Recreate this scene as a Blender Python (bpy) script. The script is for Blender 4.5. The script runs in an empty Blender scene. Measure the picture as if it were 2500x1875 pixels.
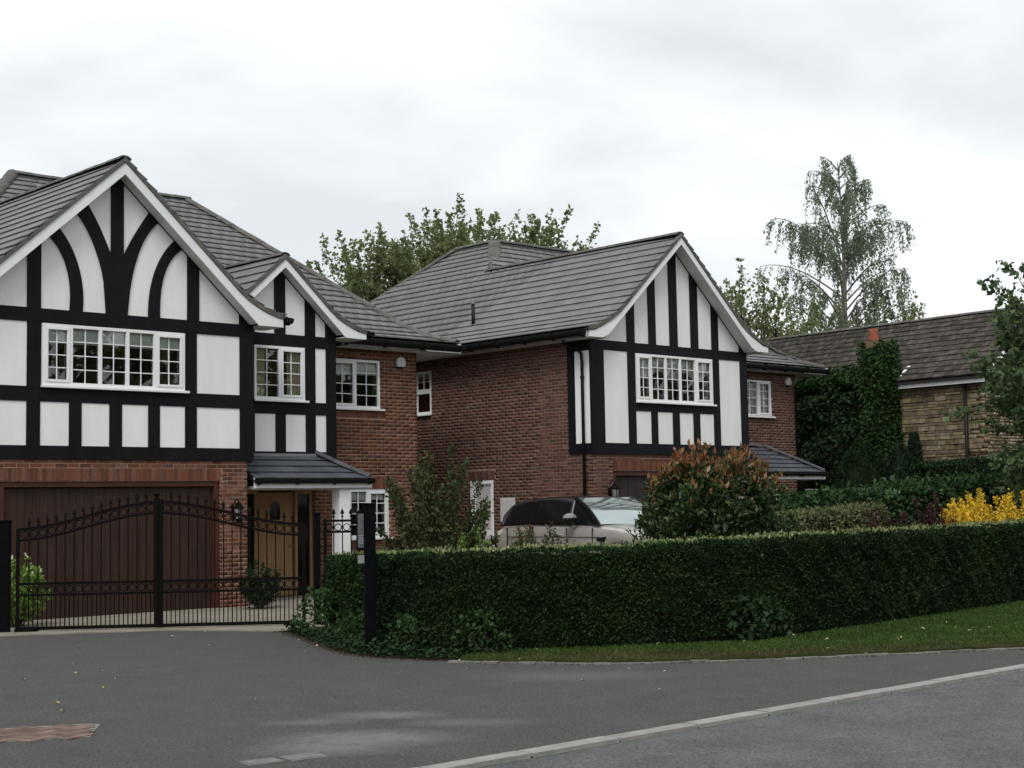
import bpy, math, random
import numpy as np
from mathutils import Matrix, Vector

random.seed(7)
rng = np.random.default_rng(7)
SC = bpy.context.scene
COL = SC.collection

# ---------------------------------------------------------------- camera
CAM_H = 1.75
FPX, PITCH, ROLL, YAW = 3634.0, 0.08235, -0.01843, 0.7506
cF = np.array([math.sin(YAW) * math.cos(PITCH), math.cos(YAW) * math.cos(PITCH), math.sin(PITCH)])
_r0 = np.array([math.cos(YAW), -math.sin(YAW), 0.0])
_u0 = np.cross(_r0, cF)
cR = math.cos(ROLL) * _r0 + math.sin(ROLL) * _u0
cU = -math.sin(ROLL) * _r0 + math.cos(ROLL) * _u0
cam = bpy.data.cameras.new('camera')
cam.sensor_width = 36.0
cam.lens = FPX / 2500.0 * 36.0
cam.clip_start = 0.1
cam.clip_end = 2000.0
cam_o = bpy.data.objects.new('camera', cam)
COL.objects.link(cam_o)
cam_o.matrix_world = Matrix(((cR[0], cU[0], -cF[0], 0), (cR[1], cU[1], -cF[1], 0), (cR[2], cU[2], -cF[2], CAM_H), (0, 0, 0, 1)))
SC.camera = cam_o

# ---------------------------------------------------------------- sky, sun, exposure
SUN_DIR = Vector((-0.62, -0.46, 0.95)).normalized()          # towards the sun behind the cloud
SUN_EL = math.asin(SUN_DIR.z)
SUN_AZ = math.atan2(SUN_DIR.x, SUN_DIR.y)
world = bpy.data.worlds.new('World')
SC.world = world
world.use_nodes = True
nt = world.node_tree
nt.nodes.clear()
N = nt.nodes.new
out = N('ShaderNodeOutputWorld')
sky = N('ShaderNodeTexSky'); sky.sky_type = 'NISHITA'; sky.sun_disc = False
sky.sun_elevation = SUN_EL; sky.sun_rotation = SUN_AZ
bg_sky = N('ShaderNodeBackground'); bg_sky.inputs['Strength'].default_value = 0.1
nt.links.new(sky.outputs[0], bg_sky.inputs['Color'])
tc = N('ShaderNodeTexCoord')
sep = N('ShaderNodeSeparateXYZ'); nt.links.new(tc.outputs['Generated'], sep.inputs[0])
zz = N('ShaderNodeMath'); zz.operation = 'MAXIMUM'; zz.inputs[1].default_value = 0.0
nt.links.new(sep.outputs['Z'], zz.inputs[0])
za = N('ShaderNodeMath'); za.operation = 'ADD'; za.inputs[1].default_value = 0.22
nt.links.new(zz.outputs[0], za.inputs[0])
dx = N('ShaderNodeMath'); dx.operation = 'DIVIDE'
dy = N('ShaderNodeMath'); dy.operation = 'DIVIDE'
nt.links.new(sep.outputs['X'], dx.inputs[0]); nt.links.new(za.outputs[0], dx.inputs[1])
nt.links.new(sep.outputs['Y'], dy.inputs[0]); nt.links.new(za.outputs[0], dy.inputs[1])
cmb = N('ShaderNodeCombineXYZ')
nt.links.new(dx.outputs[0], cmb.inputs[0]); nt.links.new(dy.outputs[0], cmb.inputs[1])
n1 = N('ShaderNodeTexNoise'); n1.inputs['Scale'].default_value = 1.5
n1.inputs['Detail'].default_value = 6.0; n1.inputs['Roughness'].default_value = 0.5
n1.inputs['Distortion'].default_value = 0.35
mp = N('ShaderNodeMapping'); mp.inputs['Location'].default_value = (3.1, 1.7, 0.4)
nt.links.new(cmb.outputs[0], mp.inputs[0]); nt.links.new(mp.outputs[0], n1.inputs['Vector'])
ramp = N('ShaderNodeValToRGB')
ramp.color_ramp.elements[0].position = 0.33; ramp.color_ramp.elements[0].color = (0.625, 0.655, 0.668, 1)
ramp.color_ramp.elements[1].position = 0.60; ramp.color_ramp.elements[1].color = (0.89, 0.915, 0.92, 1)
nt.links.new(n1.outputs['Fac'], ramp.inputs[0])
bg_cl = N('ShaderNodeBackground'); bg_cl.inputs['Strength'].default_value = 1.0
nt.links.new(ramp.outputs[0], bg_cl.inputs['Color'])
mixw = N('ShaderNodeMixShader'); mixw.inputs[0].default_value = 0.94
nt.links.new(bg_sky.outputs[0], mixw.inputs[1]); nt.links.new(bg_cl.outputs[0], mixw.inputs[2])
nt.links.new(mixw.outputs[0], out.inputs['Surface'])

sun = bpy.data.lights.new('sun', 'SUN')
sun.energy = 1.5
sun.angle = math.radians(24)
sun.color = (1.0, 0.975, 0.94)
sun_o = bpy.data.objects.new('sun', sun)
COL.objects.link(sun_o)
sun_o.rotation_euler = (-SUN_DIR).to_track_quat('-Z', 'Y').to_euler()
SC.view_settings.view_transform = 'Standard'
SC.view_settings.look = 'None'
SC.view_settings.exposure = 0.38
SC.view_settings.gamma = 1.0
SC.view_settings.use_curve_mapping = False
SC.render.film_transparent = False
SC.cycles.max_bounces = 6
SC.cycles.transparent_max_bounces = 12


def project(p):
    q = np.asarray(p, float) - np.array([0, 0, CAM_H])
    z = q @ cF
    return 1250 + FPX * (q @ cR) / z, 937.5 - FPX * (q @ cU) / z, z


# ---------------------------------------------------------------- materials
MATS = {}


def principled(name):
    m = bpy.data.materials.new(name)
    m.use_nodes = True
    MATS[name] = m
    return m, m.node_tree, m.node_tree.nodes['Principled BSDF']


def mat(name, col, rough=0.7, spec=0.3, noise=0.0, nscale=8.0, metal=0.0, bump=0.0, bscale=60.0, col2=None, rnd=0.0,
        stretch=None, coat=0.0, speck=0.0, sscale=90.0, detail=5.0, nrough=0.6):
    """colour with noise mottling, per-piece random brightness and fine bump"""
    m, t, b = principled(name)
    b.inputs['Roughness'].default_value = rough
    b.inputs['Specular IOR Level'].default_value = spec
    b.inputs['Metallic'].default_value = metal
    b.inputs['Coat Weight'].default_value = coat
    L = t.links.new
    G = t.nodes.new
    tcn = G('ShaderNodeTexCoord')
    geo = G('ShaderNodeNewGeometry')
    src = geo.outputs['Position']
    if stretch:
        mpn = G('ShaderNodeMapping'); mpn.inputs['Scale'].default_value = stretch
        L(src, mpn.inputs[0]); src = mpn.outputs[0]
    cur = None
    if noise > 0 or col2:
        nz = G('ShaderNodeTexNoise'); nz.inputs['Scale'].default_value = nscale
        nz.inputs['Detail'].default_value = detail; nz.inputs['Roughness'].default_value = nrough
        L(src, nz.inputs['Vector'])
        mx = G('ShaderNodeMix'); mx.data_type = 'RGBA'
        a = [c * (1 - noise) for c in col]
        c2 = col2 if col2 else [min(1, c * (1 + noise)) for c in col]
        mx.inputs[6].default_value = (*a, 1); mx.inputs[7].default_value = (*c2, 1)
        rp = G('ShaderNodeMapRange'); rp.inputs[1].default_value = 0.32; rp.inputs[2].default_value = 0.68
        L(nz.outputs['Fac'], rp.inputs[0]); L(rp.outputs[0], mx.inputs[0])
        cur = mx.outputs[2]
    if rnd > 0:
        oi = G('ShaderNodeObjectInfo')
        ad = G('ShaderNodeMath'); ad.operation = 'ADD'
        L(oi.outputs['Random'], ad.inputs[0]); L(geo.outputs['Random Per Island'], ad.inputs[1])
        fr = G('ShaderNodeMath'); fr.operation = 'FRACT'; L(ad.outputs[0], fr.inputs[0])
        mr = G('ShaderNodeMapRange'); mr.inputs[3].default_value = 1 - rnd; mr.inputs[4].default_value = 1 + rnd
        L(fr.outputs[0], mr.inputs[0])
        hs = G('ShaderNodeHueSaturation')
        if cur is None:
            hs.inputs['Color'].default_value = (*col, 1)
        else:
            L(cur, hs.inputs['Color'])
        L(mr.outputs[0], hs.inputs['Value'])
        fr2 = G('ShaderNodeMath'); fr2.operation = 'MULTIPLY_ADD'
        fr2.inputs[1].default_value = 7.31; fr2.inputs[2].default_value = 0.13
        L(fr.outputs[0], fr2.inputs[0])
        fr3 = G('ShaderNodeMath'); fr3.operation = 'FRACT'; L(fr2.outputs[0], fr3.inputs[0])
        mr2 = G('ShaderNodeMapRange'); mr2.inputs[3].default_value = 1 - rnd * 0.5; mr2.inputs[4].default_value = 1 + rnd * 0.35
        L(fr3.outputs[0], mr2.inputs[0]); L(mr2.outputs[0], hs.inputs['Saturation'])
        cur = hs.outputs[0]
    if speck > 0:
        sn = G('ShaderNodeTexNoise'); sn.inputs['Scale'].default_value = sscale; sn.inputs['Detail'].default_value = 3
        sn.inputs['Roughness'].default_value = 0.8
        L(src, sn.inputs['Vector'])
        sm = G('ShaderNodeMapRange'); sm.inputs[1].default_value = 0.38; sm.inputs[2].default_value = 0.62
        sm.inputs[3].default_value = 1 - speck; sm.inputs[4].default_value = 1 + speck
        L(sn.outputs['Fac'], sm.inputs[0])
        sh = G('ShaderNodeHueSaturation'); L(sm.outputs[0], sh.inputs['Value'])
        if cur is None:
            sh.inputs['Color'].default_value = (*col, 1)
        else:
            L(cur, sh.inputs['Color'])
        cur = sh.outputs[0]
    if cur is None:
        b.inputs['Base Color'].default_value = (*col, 1)
    else:
        L(cur, b.inputs['Base Color'])
    if bump > 0:
        bn = G('ShaderNodeTexNoise'); bn.inputs['Scale'].default_value = bscale; bn.inputs['Detail'].default_value = 4
        L(src, bn.inputs['Vector'])
        bp = G('ShaderNodeBump'); bp.inputs['Strength'].default_value = bump; bp.inputs['Distance'].default_value = 0.02
        L(bn.outputs['Fac'], bp.inputs['Height']); L(bp.outputs[0], b.inputs['Normal'])
    return m


def leaf_mat(name, col, col2, trans=0.25, rough=0.55, hue=0.03, spec=0.25, patch=None, patch_scale=1.5, lo=0.7, hi=1.3):
    """leaves: random colour per leaf between two greens, a little light let through"""
    m, t, b = principled(name)
    L = t.links.new
    G = t.nodes.new
    geo = G('ShaderNodeNewGeometry')
    mx = G('ShaderNodeMix'); mx.data_type = 'RGBA'
    mx.inputs[6].default_value = (*col, 1); mx.inputs[7].default_value = (*col2, 1)
    L(geo.outputs['Random Per Island'], mx.inputs[0])
    cur = mx.outputs[2]
    nz = G('ShaderNodeTexNoise'); nz.inputs['Scale'].default_value = patch_scale; nz.inputs['Detail'].default_value = 3
    L(geo.outputs['Position'], nz.inputs['Vector'])
    mr = G('ShaderNodeMapRange'); mr.inputs[1].default_value = 0.3; mr.inputs[2].default_value = 0.7
    mr.inputs[3].default_value = lo; mr.inputs[4].default_value = hi
    L(nz.outputs['Fac'], mr.inputs[0])
    hs = G('ShaderNodeHueSaturation'); L(cur, hs.inputs['Color']); L(mr.outputs[0], hs.inputs['Value'])
    cur = hs.outputs[0]
    L(cur, b.inputs['Base Color'])
    b.inputs['Roughness'].default_value = rough
    b.inputs['Specular IOR Level'].default_value = spec
    tr = G('ShaderNodeBsdfTranslucent'); L(cur, tr.inputs['Color'])
    ms = G('ShaderNodeMixShader'); ms.inputs[0].default_value = trans
    L(b.outputs[0], ms.inputs[1]); L(tr.outputs[0], ms.inputs[2])
    L(ms.outputs[0], t.nodes['Material Output'].inputs['Surface'])
    return m


def glass_mat(name, tint=(0.92, 0.96, 0.945), refl=1.0):
    m, t, b = principled(name)
    L = t.links.new
    G = t.nodes.new
    tp = G('ShaderNodeBsdfTransparent'); tp.inputs[0].default_value = (*tint, 1)
    gl = G('ShaderNodeBsdfGlossy'); gl.inputs['Roughness'].default_value = 0.015
    fr = G('ShaderNodeFresnel'); fr.inputs[0].default_value = 1.52
    mu = G('ShaderNodeMath'); mu.operation = 'MULTIPLY'; mu.inputs[1].default_value = 2.6 * refl; mu.use_clamp = True
    L(fr.outputs[0], mu.inputs[0])
    ms = G('ShaderNodeMixShader')
    L(mu.outputs[0], ms.inputs[0]); L(tp.outputs[0], ms.inputs[1]); L(gl.outputs[0], ms.inputs[2])
    L(ms.outputs[0], t.nodes['Material Output'].inputs['Surface'])
    return m


mat('brick_a', (0.136, 0.057, 0.038), 0.85, 0.2, 0.22, 30, rnd=0.38, bump=0.25, bscale=140)
mat('brick_b_shaded', (0.108, 0.051, 0.040), 0.85, 0.2, 0.22, 30, rnd=0.36, bump=0.25, bscale=140)  # same brick as house A, duller: shade and bounced light put into the colour
mat('soldier_brick', (0.138, 0.054, 0.034), 0.85, 0.2, 0.2, 30, rnd=0.3, bump=0.25, bscale=140)
mat('mortar_a', (0.34, 0.235, 0.16), 0.95, 0.1, 0.18, 12, bump=0.3, bscale=90)
mat('mortar_b_shaded', (0.27, 0.195, 0.15), 0.95, 0.1, 0.18, 12, bump=0.3, bscale=90)  # house A's mortar darkened to match, shade held in the colour
mat('timber', (0.0055, 0.0065, 0.0085), 0.6, 0.14, 0.25, 6, bump=0.25, bscale=30, stretch=(1, 1, 0.3))
mat('render', (0.80, 0.80, 0.795), 0.85, 0.2, 0.05, 2.0, bump=0.18, bscale=110, stretch=(1.6, 1.6, 0.35), detail=9.0)
mat('upvc', (0.78, 0.79, 0.79), 0.4, 0.4, 0.03, 2)
mat('soffit', (0.62, 0.62, 0.60), 0.6, 0.3, 0.05, 2)
mat('roof_tile', (0.150, 0.144, 0.146), 0.55, 0.35, 0.14, 2.2, rnd=0.09, speck=0.12, sscale=40, detail=8.0, bump=0.2, bscale=120)
mat('porch_tile', (0.060, 0.066, 0.078), 0.6, 0.3, 0.2, 4, rnd=0.12, bump=0.2, bscale=120)
mat('ridge_tile', (0.100, 0.098, 0.096), 0.75, 0.25, 0.35, 5, rnd=0.12, bump=0.3, bscale=80, col2=(0.135, 0.128, 0.112))
mat('roof_deck', (0.03, 0.03, 0.032), 0.9, 0.1)
mat('mortar_bed', (0.33, 0.32, 0.29), 0.9, 0.1, 0.2, 20)
mat('gutter', (0.006, 0.0065, 0.0075), 0.5, 0.2)
mat('garage_board', (0.034, 0.0165, 0.0115), 0.5, 0.3, 0.3, 4, rnd=0.12, stretch=(3, 3, 0.4))
mat('garage_frame', (0.062, 0.020, 0.012), 0.5, 0.35, 0.2, 4)
mat('dark_garage', (0.03, 0.022, 0.022), 0.5, 0.3, 0.2, 4)
mat('oak_door', (0.33, 0.195, 0.090), 0.45, 0.4, 0.15, 9, stretch=(4, 4, 0.5), rnd=0.05)
mat('room', (0.11, 0.105, 0.092), 0.9, 0.1, 0.5, 1.3)
mat('blind', (0.80, 0.80, 0.75), 0.9, 0.1, 0.06, 2, bump=0.4, bscale=3, stretch=(0.3, 0.3, 6))
mat('curtain', (0.60, 0.52, 0.36), 0.9, 0.1, 0.15, 3, stretch=(8, 8, 0.4))
mat('lace', (0.80, 0.80, 0.77), 0.9, 0.1, 0.2, 6)
mat('lead', (0.20, 0.205, 0.22), 0.6, 0.3, 0.2, 4)
mat('iron', (0.0045, 0.0038, 0.0036), 0.6, 0.06, 0.3, 20)
mat('post_black', (0.0028, 0.003, 0.004), 0.6, 0.05, 0.3, 9)
mat('lamp_glass', (0.22, 0.225, 0.23), 0.15, 0.6)
mat('plastic_white', (0.50, 0.50, 0.49), 0.5, 0.4, 0.06, 9)
mat('plastic_grey', (0.09, 0.092, 0.10), 0.4, 0.4, 0.5, 40)
glass_mat('glass')
mat('asphalt', (0.060, 0.061, 0.060), 0.92, 0.2, 0.0, 1.6, bump=1.0, bscale=60, col2=(0.087, 0.088, 0.085), speck=0.42, sscale=38, detail=12.0, nrough=0.82)
mat('concrete', (0.225, 0.205, 0.168), 0.9, 0.2, 0.2, 2.5, bump=0.3, bscale=60)
mat('kerb_stone', (0.265, 0.26, 0.245), 0.9, 0.2, 0.16, 6, rnd=0.1, bump=0.5, bscale=70)
mat('sett', (0.155, 0.15, 0.135), 0.9, 0.2, 0.25, 12, rnd=0.25, bump=0.5, bscale=60)
mat('tactile', (0.150, 0.105, 0.085), 0.9, 0.2, 0.2, 10, rnd=0.3, bump=0.4, bscale=70)
mat('cover', (0.155, 0.154, 0.146), 0.85, 0.25, 0.2, 12, bump=0.4, bscale=60)
mat('soil', (0.014, 0.0105, 0.0075), 0.95, 0.1, 0.4, 7, bump=1.0, bscale=30)
mat('turf', (0.030, 0.046, 0.013), 0.95, 0.1, 0.25, 2.2, bump=0.8, bscale=50, col2=(0.055, 0.052, 0.020))
mat('grit', (0.060, 0.048, 0.034), 0.95, 0.1, 0.3, 20, rnd=0.6)
mat('land', (0.045, 0.060, 0.025), 0.95, 0.1, 0.3, 0.3)
mat('stone', (0.185, 0.145, 0.090), 0.92, 0.15, 0.35, 6, rnd=0.42, bump=0.6, bscale=30)
mat('stone_joint', (0.045, 0.034, 0.022), 0.95, 0.1, 0.3, 8)
mat('old_tile', (0.048, 0.040, 0.035), 0.95, 0.08, 0.4, 6, rnd=0.3, bump=0.6, bscale=40, col2=(0.090, 0.080, 0.070))
mat('terracotta', (0.30, 0.095, 0.065), 0.85, 0.2, 0.15, 8)
mat('bark', (0.05, 0.043, 0.034), 0.95, 0.1, 0.3, 12, bump=0.6, bscale=20)
mat('birch_bark', (0.16, 0.15, 0.135), 0.9, 0.1, 0.5, 6, bump=0.4, bscale=20)
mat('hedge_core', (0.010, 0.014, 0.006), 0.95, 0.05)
mat('dark_fence', (0.014, 0.013, 0.014), 0.7, 0.2, 0.3, 5)
mat('car_paint', (0.52, 0.485, 0.45), 0.30, 0.5, metal=0.5, coat=0.8)
mat('car_black', (0.005, 0.005, 0.006), 0.25, 0.35)
mat('car_glass', (0.006, 0.007, 0.007), 0.12, 0.25)
mat('windscreen', (0.50, 0.56, 0.56), 0.06, 0.5, metal=0.85)  # pale metallic colour stands in for the sky mirrored in the glass
mat('rubber', (0.012, 0.012, 0.012), 0.8, 0.2)
mat('alloy', (0.45, 0.45, 0.46), 0.3, 0.5, metal=0.8)
mat('lamp_clear', (0.65, 0.72, 0.78), 0.1, 0.6)
mat('dead_leaf', (0.42, 0.33, 0.17), 0.9, 0.1, 0.2, 20, rnd=0.4)
mat('ivory', (0.75, 0.73, 0.66), 0.5, 0.3)
leaf_mat('privet', (0.0075, 0.020, 0.006), (0.020, 0.041, 0.011), 0.12, spec=0.12, patch_scale=1.1, lo=0.55, hi=1.5)
leaf_mat('privet_shoot', (0.022, 0.050, 0.013), (0.055, 0.095, 0.026), 0.2)
leaf_mat('privet_tip', (0.15, 0.20, 0.055), (0.34, 0.36, 0.19), 0.3)
leaf_mat('ivy', (0.013, 0.036, 0.010), (0.034, 0.070, 0.019), 0.2, spec=0.12, rough=0.6)
leaf_mat('ivy_dark', (0.009, 0.024, 0.010), (0.024, 0.050, 0.018), 0.15, spec=0.1)
leaf_mat('sycamore', (0.120, 0.170, 0.070), (0.25, 0.275, 0.125), 0.6)  # leaf colours paled to stand in for haze and glare against the sky
leaf_mat('birch_leaf', (0.150, 0.200, 0.130), (0.26, 0.30, 0.20), 0.6)  # lightened in place of the glare that washes out the crown
leaf_mat('maple', (0.040, 0.082, 0.034), (0.110, 0.155, 0.062), 0.3)
leaf_mat('laurel', (0.016, 0.046, 0.015), (0.046, 0.098, 0.028), 0.2, spec=0.25, rough=0.5)
leaf_mat('photinia_green', (0.018, 0.044, 0.015), (0.055, 0.090, 0.028), 0.2, spec=0.5, rough=0.35)
leaf_mat('photinia_red', (0.230, 0.075, 0.030), (0.240, 0.150, 0.060), 0.3, spec=0.4, rough=0.4)
leaf_mat('spirea', (0.030, 0.058, 0.020), (0.085, 0.088, 0.032), 0.25)
leaf_mat('yellow_leaf', (0.62, 0.40, 0.020), (0.78, 0.58, 0.070), 0.3)
leaf_mat('purple_leaf', (0.030, 0.010, 0.014), (0.075, 0.024, 0.030), 0.2)
leaf_mat('variegated', (0.040, 0.065, 0.022), (0.20, 0.21, 0.095), 0.25)
leaf_mat('conifer', (0.010, 0.026, 0.015), (0.024, 0.048, 0.024), 0.1)
leaf_mat('lime_leaf', (0.10, 0.19, 0.03), (0.20, 0.30, 0.06), 0.3)
leaf_mat('grass_blade', (0.026, 0.068, 0.009), (0.058, 0.105, 0.017), 0.2)
leaf_mat('dry_blade', (0.050, 0.050, 0.016), (0.095, 0.080, 0.030), 0.2)  # dried grass, its colour darkened further for the hedge's shade
leaf_mat('red_leaf', (0.16, 0.05, 0.02), (0.28, 0.12, 0.04), 0.3)
leaf_mat('white_flower', (0.55, 0.55, 0.48), (0.70, 0.68, 0.60), 0.3)


# ---------------------------------------------------------------- mesh helpers
BOXF = [(0, 3, 2, 1), (4, 5, 6, 7), (0, 1, 5, 4), (1, 2, 6, 5), (2, 3, 7, 6), (3, 0, 4, 7)]


class MB:
    """collects shapes for ONE mesh object"""
    def __init__(s):
        s.v = []; s.f = []; s.smooth = []

    def hexa(s, p):
        n = len(s.v); s.v += [tuple(q) for q in p]
        s.f += [tuple(n + i for i in f) for f in BOXF]
        return s

    def box(s, x0, x1, y0, y1, z0, z1):
        return s.hexa([(x0, y0, z0), (x1, y0, z0), (x1, y1, z0), (x0, y1, z0), (x0, y0, z1), (x1, y0, z1), (x1, y1, z1), (x0, y1, z1)])

    def poly_prism(s, pts, off):
        """closed 3d polygon pts extruded by vector off"""
        n = len(s.v); k = len(pts)
        s.v += [tuple(p) for p in pts] + [tuple(p[i] + off[i] for i in range(3)) for p in pts]
        s.f.append(tuple(range(n, n + k))); s.f.append(tuple(range(n + 2 * k - 1, n + k - 1, -1)))
        for i in range(k):
            j = (i + 1) % k
            s.f.append((n + j, n + i, n + k + i, n + k + j))
        return s

    def strip(s, a, b, off):
        """ribbon between polylines a and b (same length) extruded by off: quads only"""
        n = len(s.v); k = len(a)
        ad = lambda P, o: [tuple(p[i] + o[i] for i in range(3)) for p in P]
        s.v += ad(a, (0, 0, 0)) + ad(b, (0, 0, 0)) + ad(a, off) + ad(b, off)
        A, B, C, D = n, n + k, n + 2 * k, n + 3 * k
        for i in range(k - 1):
            s.f += [(A + i, A + i + 1, B + i + 1, B + i), (C + i, D + i, D + i + 1, C + i + 1),
                    (A + i, C + i, C + i + 1, A + i + 1), (B + i, B + i + 1, D + i + 1, D + i)]
        s.f += [(A, B, D, C), (A + k - 1, C + k - 1, D + k - 1, B + k - 1)]
        return s

    def tube(s, pts, r, n=6, caps=True):
        pts = [Vector(p) for p in pts]
        m = len(pts)
        rr = r if hasattr(r, '__len__') else [r] * m
        b0 = len(s.v)
        up = Vector((0.123, 0.321, 0.94))
        for i, p in enumerate(pts):
            d = (pts[min(i + 1, m - 1)] - pts[max(i - 1, 0)]).normalized()
            if abs(d.dot(up)) > 0.98:
                ref = Vector((1, 0, 0))
            else:
                ref = up
            a = d.cross(ref).normalized(); b = d.cross(a)
            for k in range(n):
                t = 2 * math.pi * k / n
                s.v.append(tuple(p + (a * math.cos(t) + b * math.sin(t)) * rr[i]))
        for i in range(m - 1):
            for k in range(n):
                k2 = (k + 1) % n
                s.f.append((b0 + i * n + k, b0 + i * n + k2, b0 + (i + 1) * n + k2, b0 + (i + 1) * n + k))
        if caps:
            s.f.append(tuple(b0 + k for k in range(n - 1, -1, -1)))
            s.f.append(tuple(b0 + (m - 1) * n + k for k in range(n)))
        return s

    def lathe(s, prof, c, n=12, axis='z'):
        b0 = len(s.v)
        for (r, h) in prof:
            for k in range(n):
                t = 2 * math.pi * k / n
                u, w = r * math.cos(t), r * math.sin(t)
                if axis == 'z': s.v.append((c[0] + u, c[1] + w, c[2] + h))
                elif axis == 'y': s.v.append((c[0] + u, c[1] + h, c[2] + w))
                else: s.v.append((c[0] + h, c[1] + u, c[2] + w))
        for i in range(len(prof) - 1):
            for k in range(n):
                k2 = (k + 1) % n
                s.f.append((b0 + i * n + k, b0 + i * n + k2, b0 + (i + 1) * n + k2, b0 + (i + 1) * n + k))
        s.f.append(tuple(b0 + k for k in range(n - 1, -1, -1)))
        s.f.append(tuple(b0 + (len(prof) - 1) * n + k for k in range(n)))
        return s

    def grid(s, P):
        """P[i][j] points"""
        b0 = len(s.v); h = len(P); w = len(P[0])
        for row in P: s.v += [tuple(p) for p in row]
        for i in range(h - 1):
            for j in range(w - 1):
                s.f.append((b0 + i * w + j, b0 + i * w + j + 1, b0 + (i + 1) * w + j + 1, b0 + (i + 1) * w + j))
        return s

    def build(s, name, m, parent=None, smooth=False, bevel=0.0):
        me = bpy.data.meshes.new(name)
        me.from_pydata(s.v, [], s.f)
        me.materials.append(MATS[m])
        if smooth:
            me.polygons.foreach_set('use_smooth', [True] * len(me.polygons))
        o = bpy.data.objects.new(name, me)
        COL.objects.link(o)
        attach(o, parent)
        if bevel > 0:
            bv = o.modifiers.new('bevel', 'BEVEL'); bv.width = bevel; bv.segments = 2; bv.limit_method = 'ANGLE'
        return o


def attach(o, parent):
    if parent is None: return
    o.parent = parent
    if parent.type == 'EMPTY' and parent.get('_world', 1):
        o.matrix_parent_inverse = Matrix.Translation(-Vector(parent.location))


def thing(name, label, cat, loc=(0, 0, 0), group=None):
    o = bpy.data.objects.new(name, None)
    COL.objects.link(o)
    o.location = loc
    o.empty_display_size = 0.2
    tag(o, label, cat, group)
    return o


def tag(o, label, cat, group=None):
    o['label'] = label; o['category'] = cat
    if group: o['group'] = group
    return o


def struct(o):
    o['kind'] = 'structure'
    return o


def np_mesh(name, V, F, m, parent=None, smooth=False):
    """V (n,3) array, F (k,4) or (k,3) int array"""
    me = bpy.data.meshes.new(name)
    V = np.ascontiguousarray(V, np.float32); F = np.ascontiguousarray(F, np.int32)
    k, c = F.shape
    me.vertices.add(len(V)); me.vertices.foreach_set('co', V.ravel())
    me.loops.add(k * c); me.loops.foreach_set('vertex_index', F.ravel())
    me.polygons.add(k); me.polygons.foreach_set('loop_start', np.arange(k, dtype=np.int32) * c)
    me.update(calc_edges=True)
    me.materials.append(MATS[m])
    if smooth: me.polygons.foreach_set('use_smooth', [True] * k)
    o = bpy.data.objects.new(name, me)
    COL.objects.link(o)
    attach(o, parent)
    return o


CUBE_V = np.array([(-.5, -.5, -.5), (.5, -.5, -.5), (.5, .5, -.5), (-.5, .5, -.5), (-.5, -.5, .5), (.5, -.5, .5), (.5, .5, .5), (-.5, .5, .5)])
CUBE_F = np.array(BOXF)


def shape_mesh(name, V, F, m):
    me = bpy.data.meshes.new(name)
    me.from_pydata([tuple(v) for v in V], [], [tuple(f) for f in F])
    me.materials.append(MATS[m])
    return me


def pieces(name, items, m, parent, limit=300, V=CUBE_V, F=CUBE_F, vis=None):
    """items: 3x4 arrays [a|b|c|centre].  The `limit` that show largest become objects, the rest one joined part"""
    if not items: return
    A = np.array(items)
    q = A[:, :, 3] - np.array([0, 0, CAM_H])
    z = np.maximum(q @ cF, 0.5)
    px = 1250 + FPX * (q @ cR) / z; py = 937.5 - FPX * (q @ cU) / z
    ln = np.sort(np.linalg.norm(A[:, :, :3], axis=1), axis=1)
    score = ln[:, 1] * ln[:, 2] / z ** 2
    score = np.where((px < -5) | (px > 2505) | (py < -5) | (py > 1880), score * 1e-4, score)
    if vis is not None:
        score = np.where(vis(px, py, A[:, :, 3]), score, score * 1e-3)
    order = np.argsort(-score)
    me = shape_mesh(name, V, F, m)
    for i in order[:limit]:
        o = bpy.data.objects.new(name, me)
        COL.objects.link(o)
        a = A[i]
        o.matrix_basis = Matrix(((*a[0],), (*a[1],), (*a[2],), (0, 0, 0, 1)))
        attach(o, parent)
    rest = order[limit:]
    if len(rest):
        R3 = A[rest]
        W = np.einsum('nij,kj->nki', R3[:, :, :3], V) + R3[:, None, :, 3]
        Fs = (F[None] + (np.arange(len(rest)) * len(V))[:, None, None]).reshape(-1, F.shape[1])
        o = np_mesh(name, W.reshape(-1, 3), Fs, m, parent)
        o['kind'] = 'stuff'


def item(a, b, c, ctr):
    return np.column_stack([a, b, c, ctr])


class Face:
    """a wall plane: u along it, n outward, z up"""
    def __init__(s, o, u, n):
        s.o = np.array(o, float); s.u = np.array(u, float); s.n = np.array(n, float)

    def p(s, u, n, z):
        q = s.o + s.u * u + s.n * n
        return (q[0], q[1], z)

    def box(s, mb, u0, u1, n0, n1, z0, z1):
        P = [s.p(u0, n1, z0), s.p(u1, n1, z0), s.p(u1, n0, z0), s.p(u0, n0, z0), s.p(u0, n1, z1), s.p(u1, n1, z1), s.p(u1, n0, z1), s.p(u0, n0, z1)]
        mb.hexa(P); return mb

    def item(s, u0, u1, n0, n1, z0, z1):
        c = s.p((u0 + u1) / 2, (n0 + n1) / 2, (z0 + z1) / 2)
        return item(s.u * (u1 - u0), s.n * (n1 - n0), np.array([0, 0, z1 - z0]), np.array(c))


def FX(y): return Face((0, y, 0), (1, 0, 0), (0, -1, 0))      # facade facing the road, u = X
def FY(x): return Face((x, 0, 0), (0, 1, 0), (-1, 0, 0))      # side wall facing -X, u = Y


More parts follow.
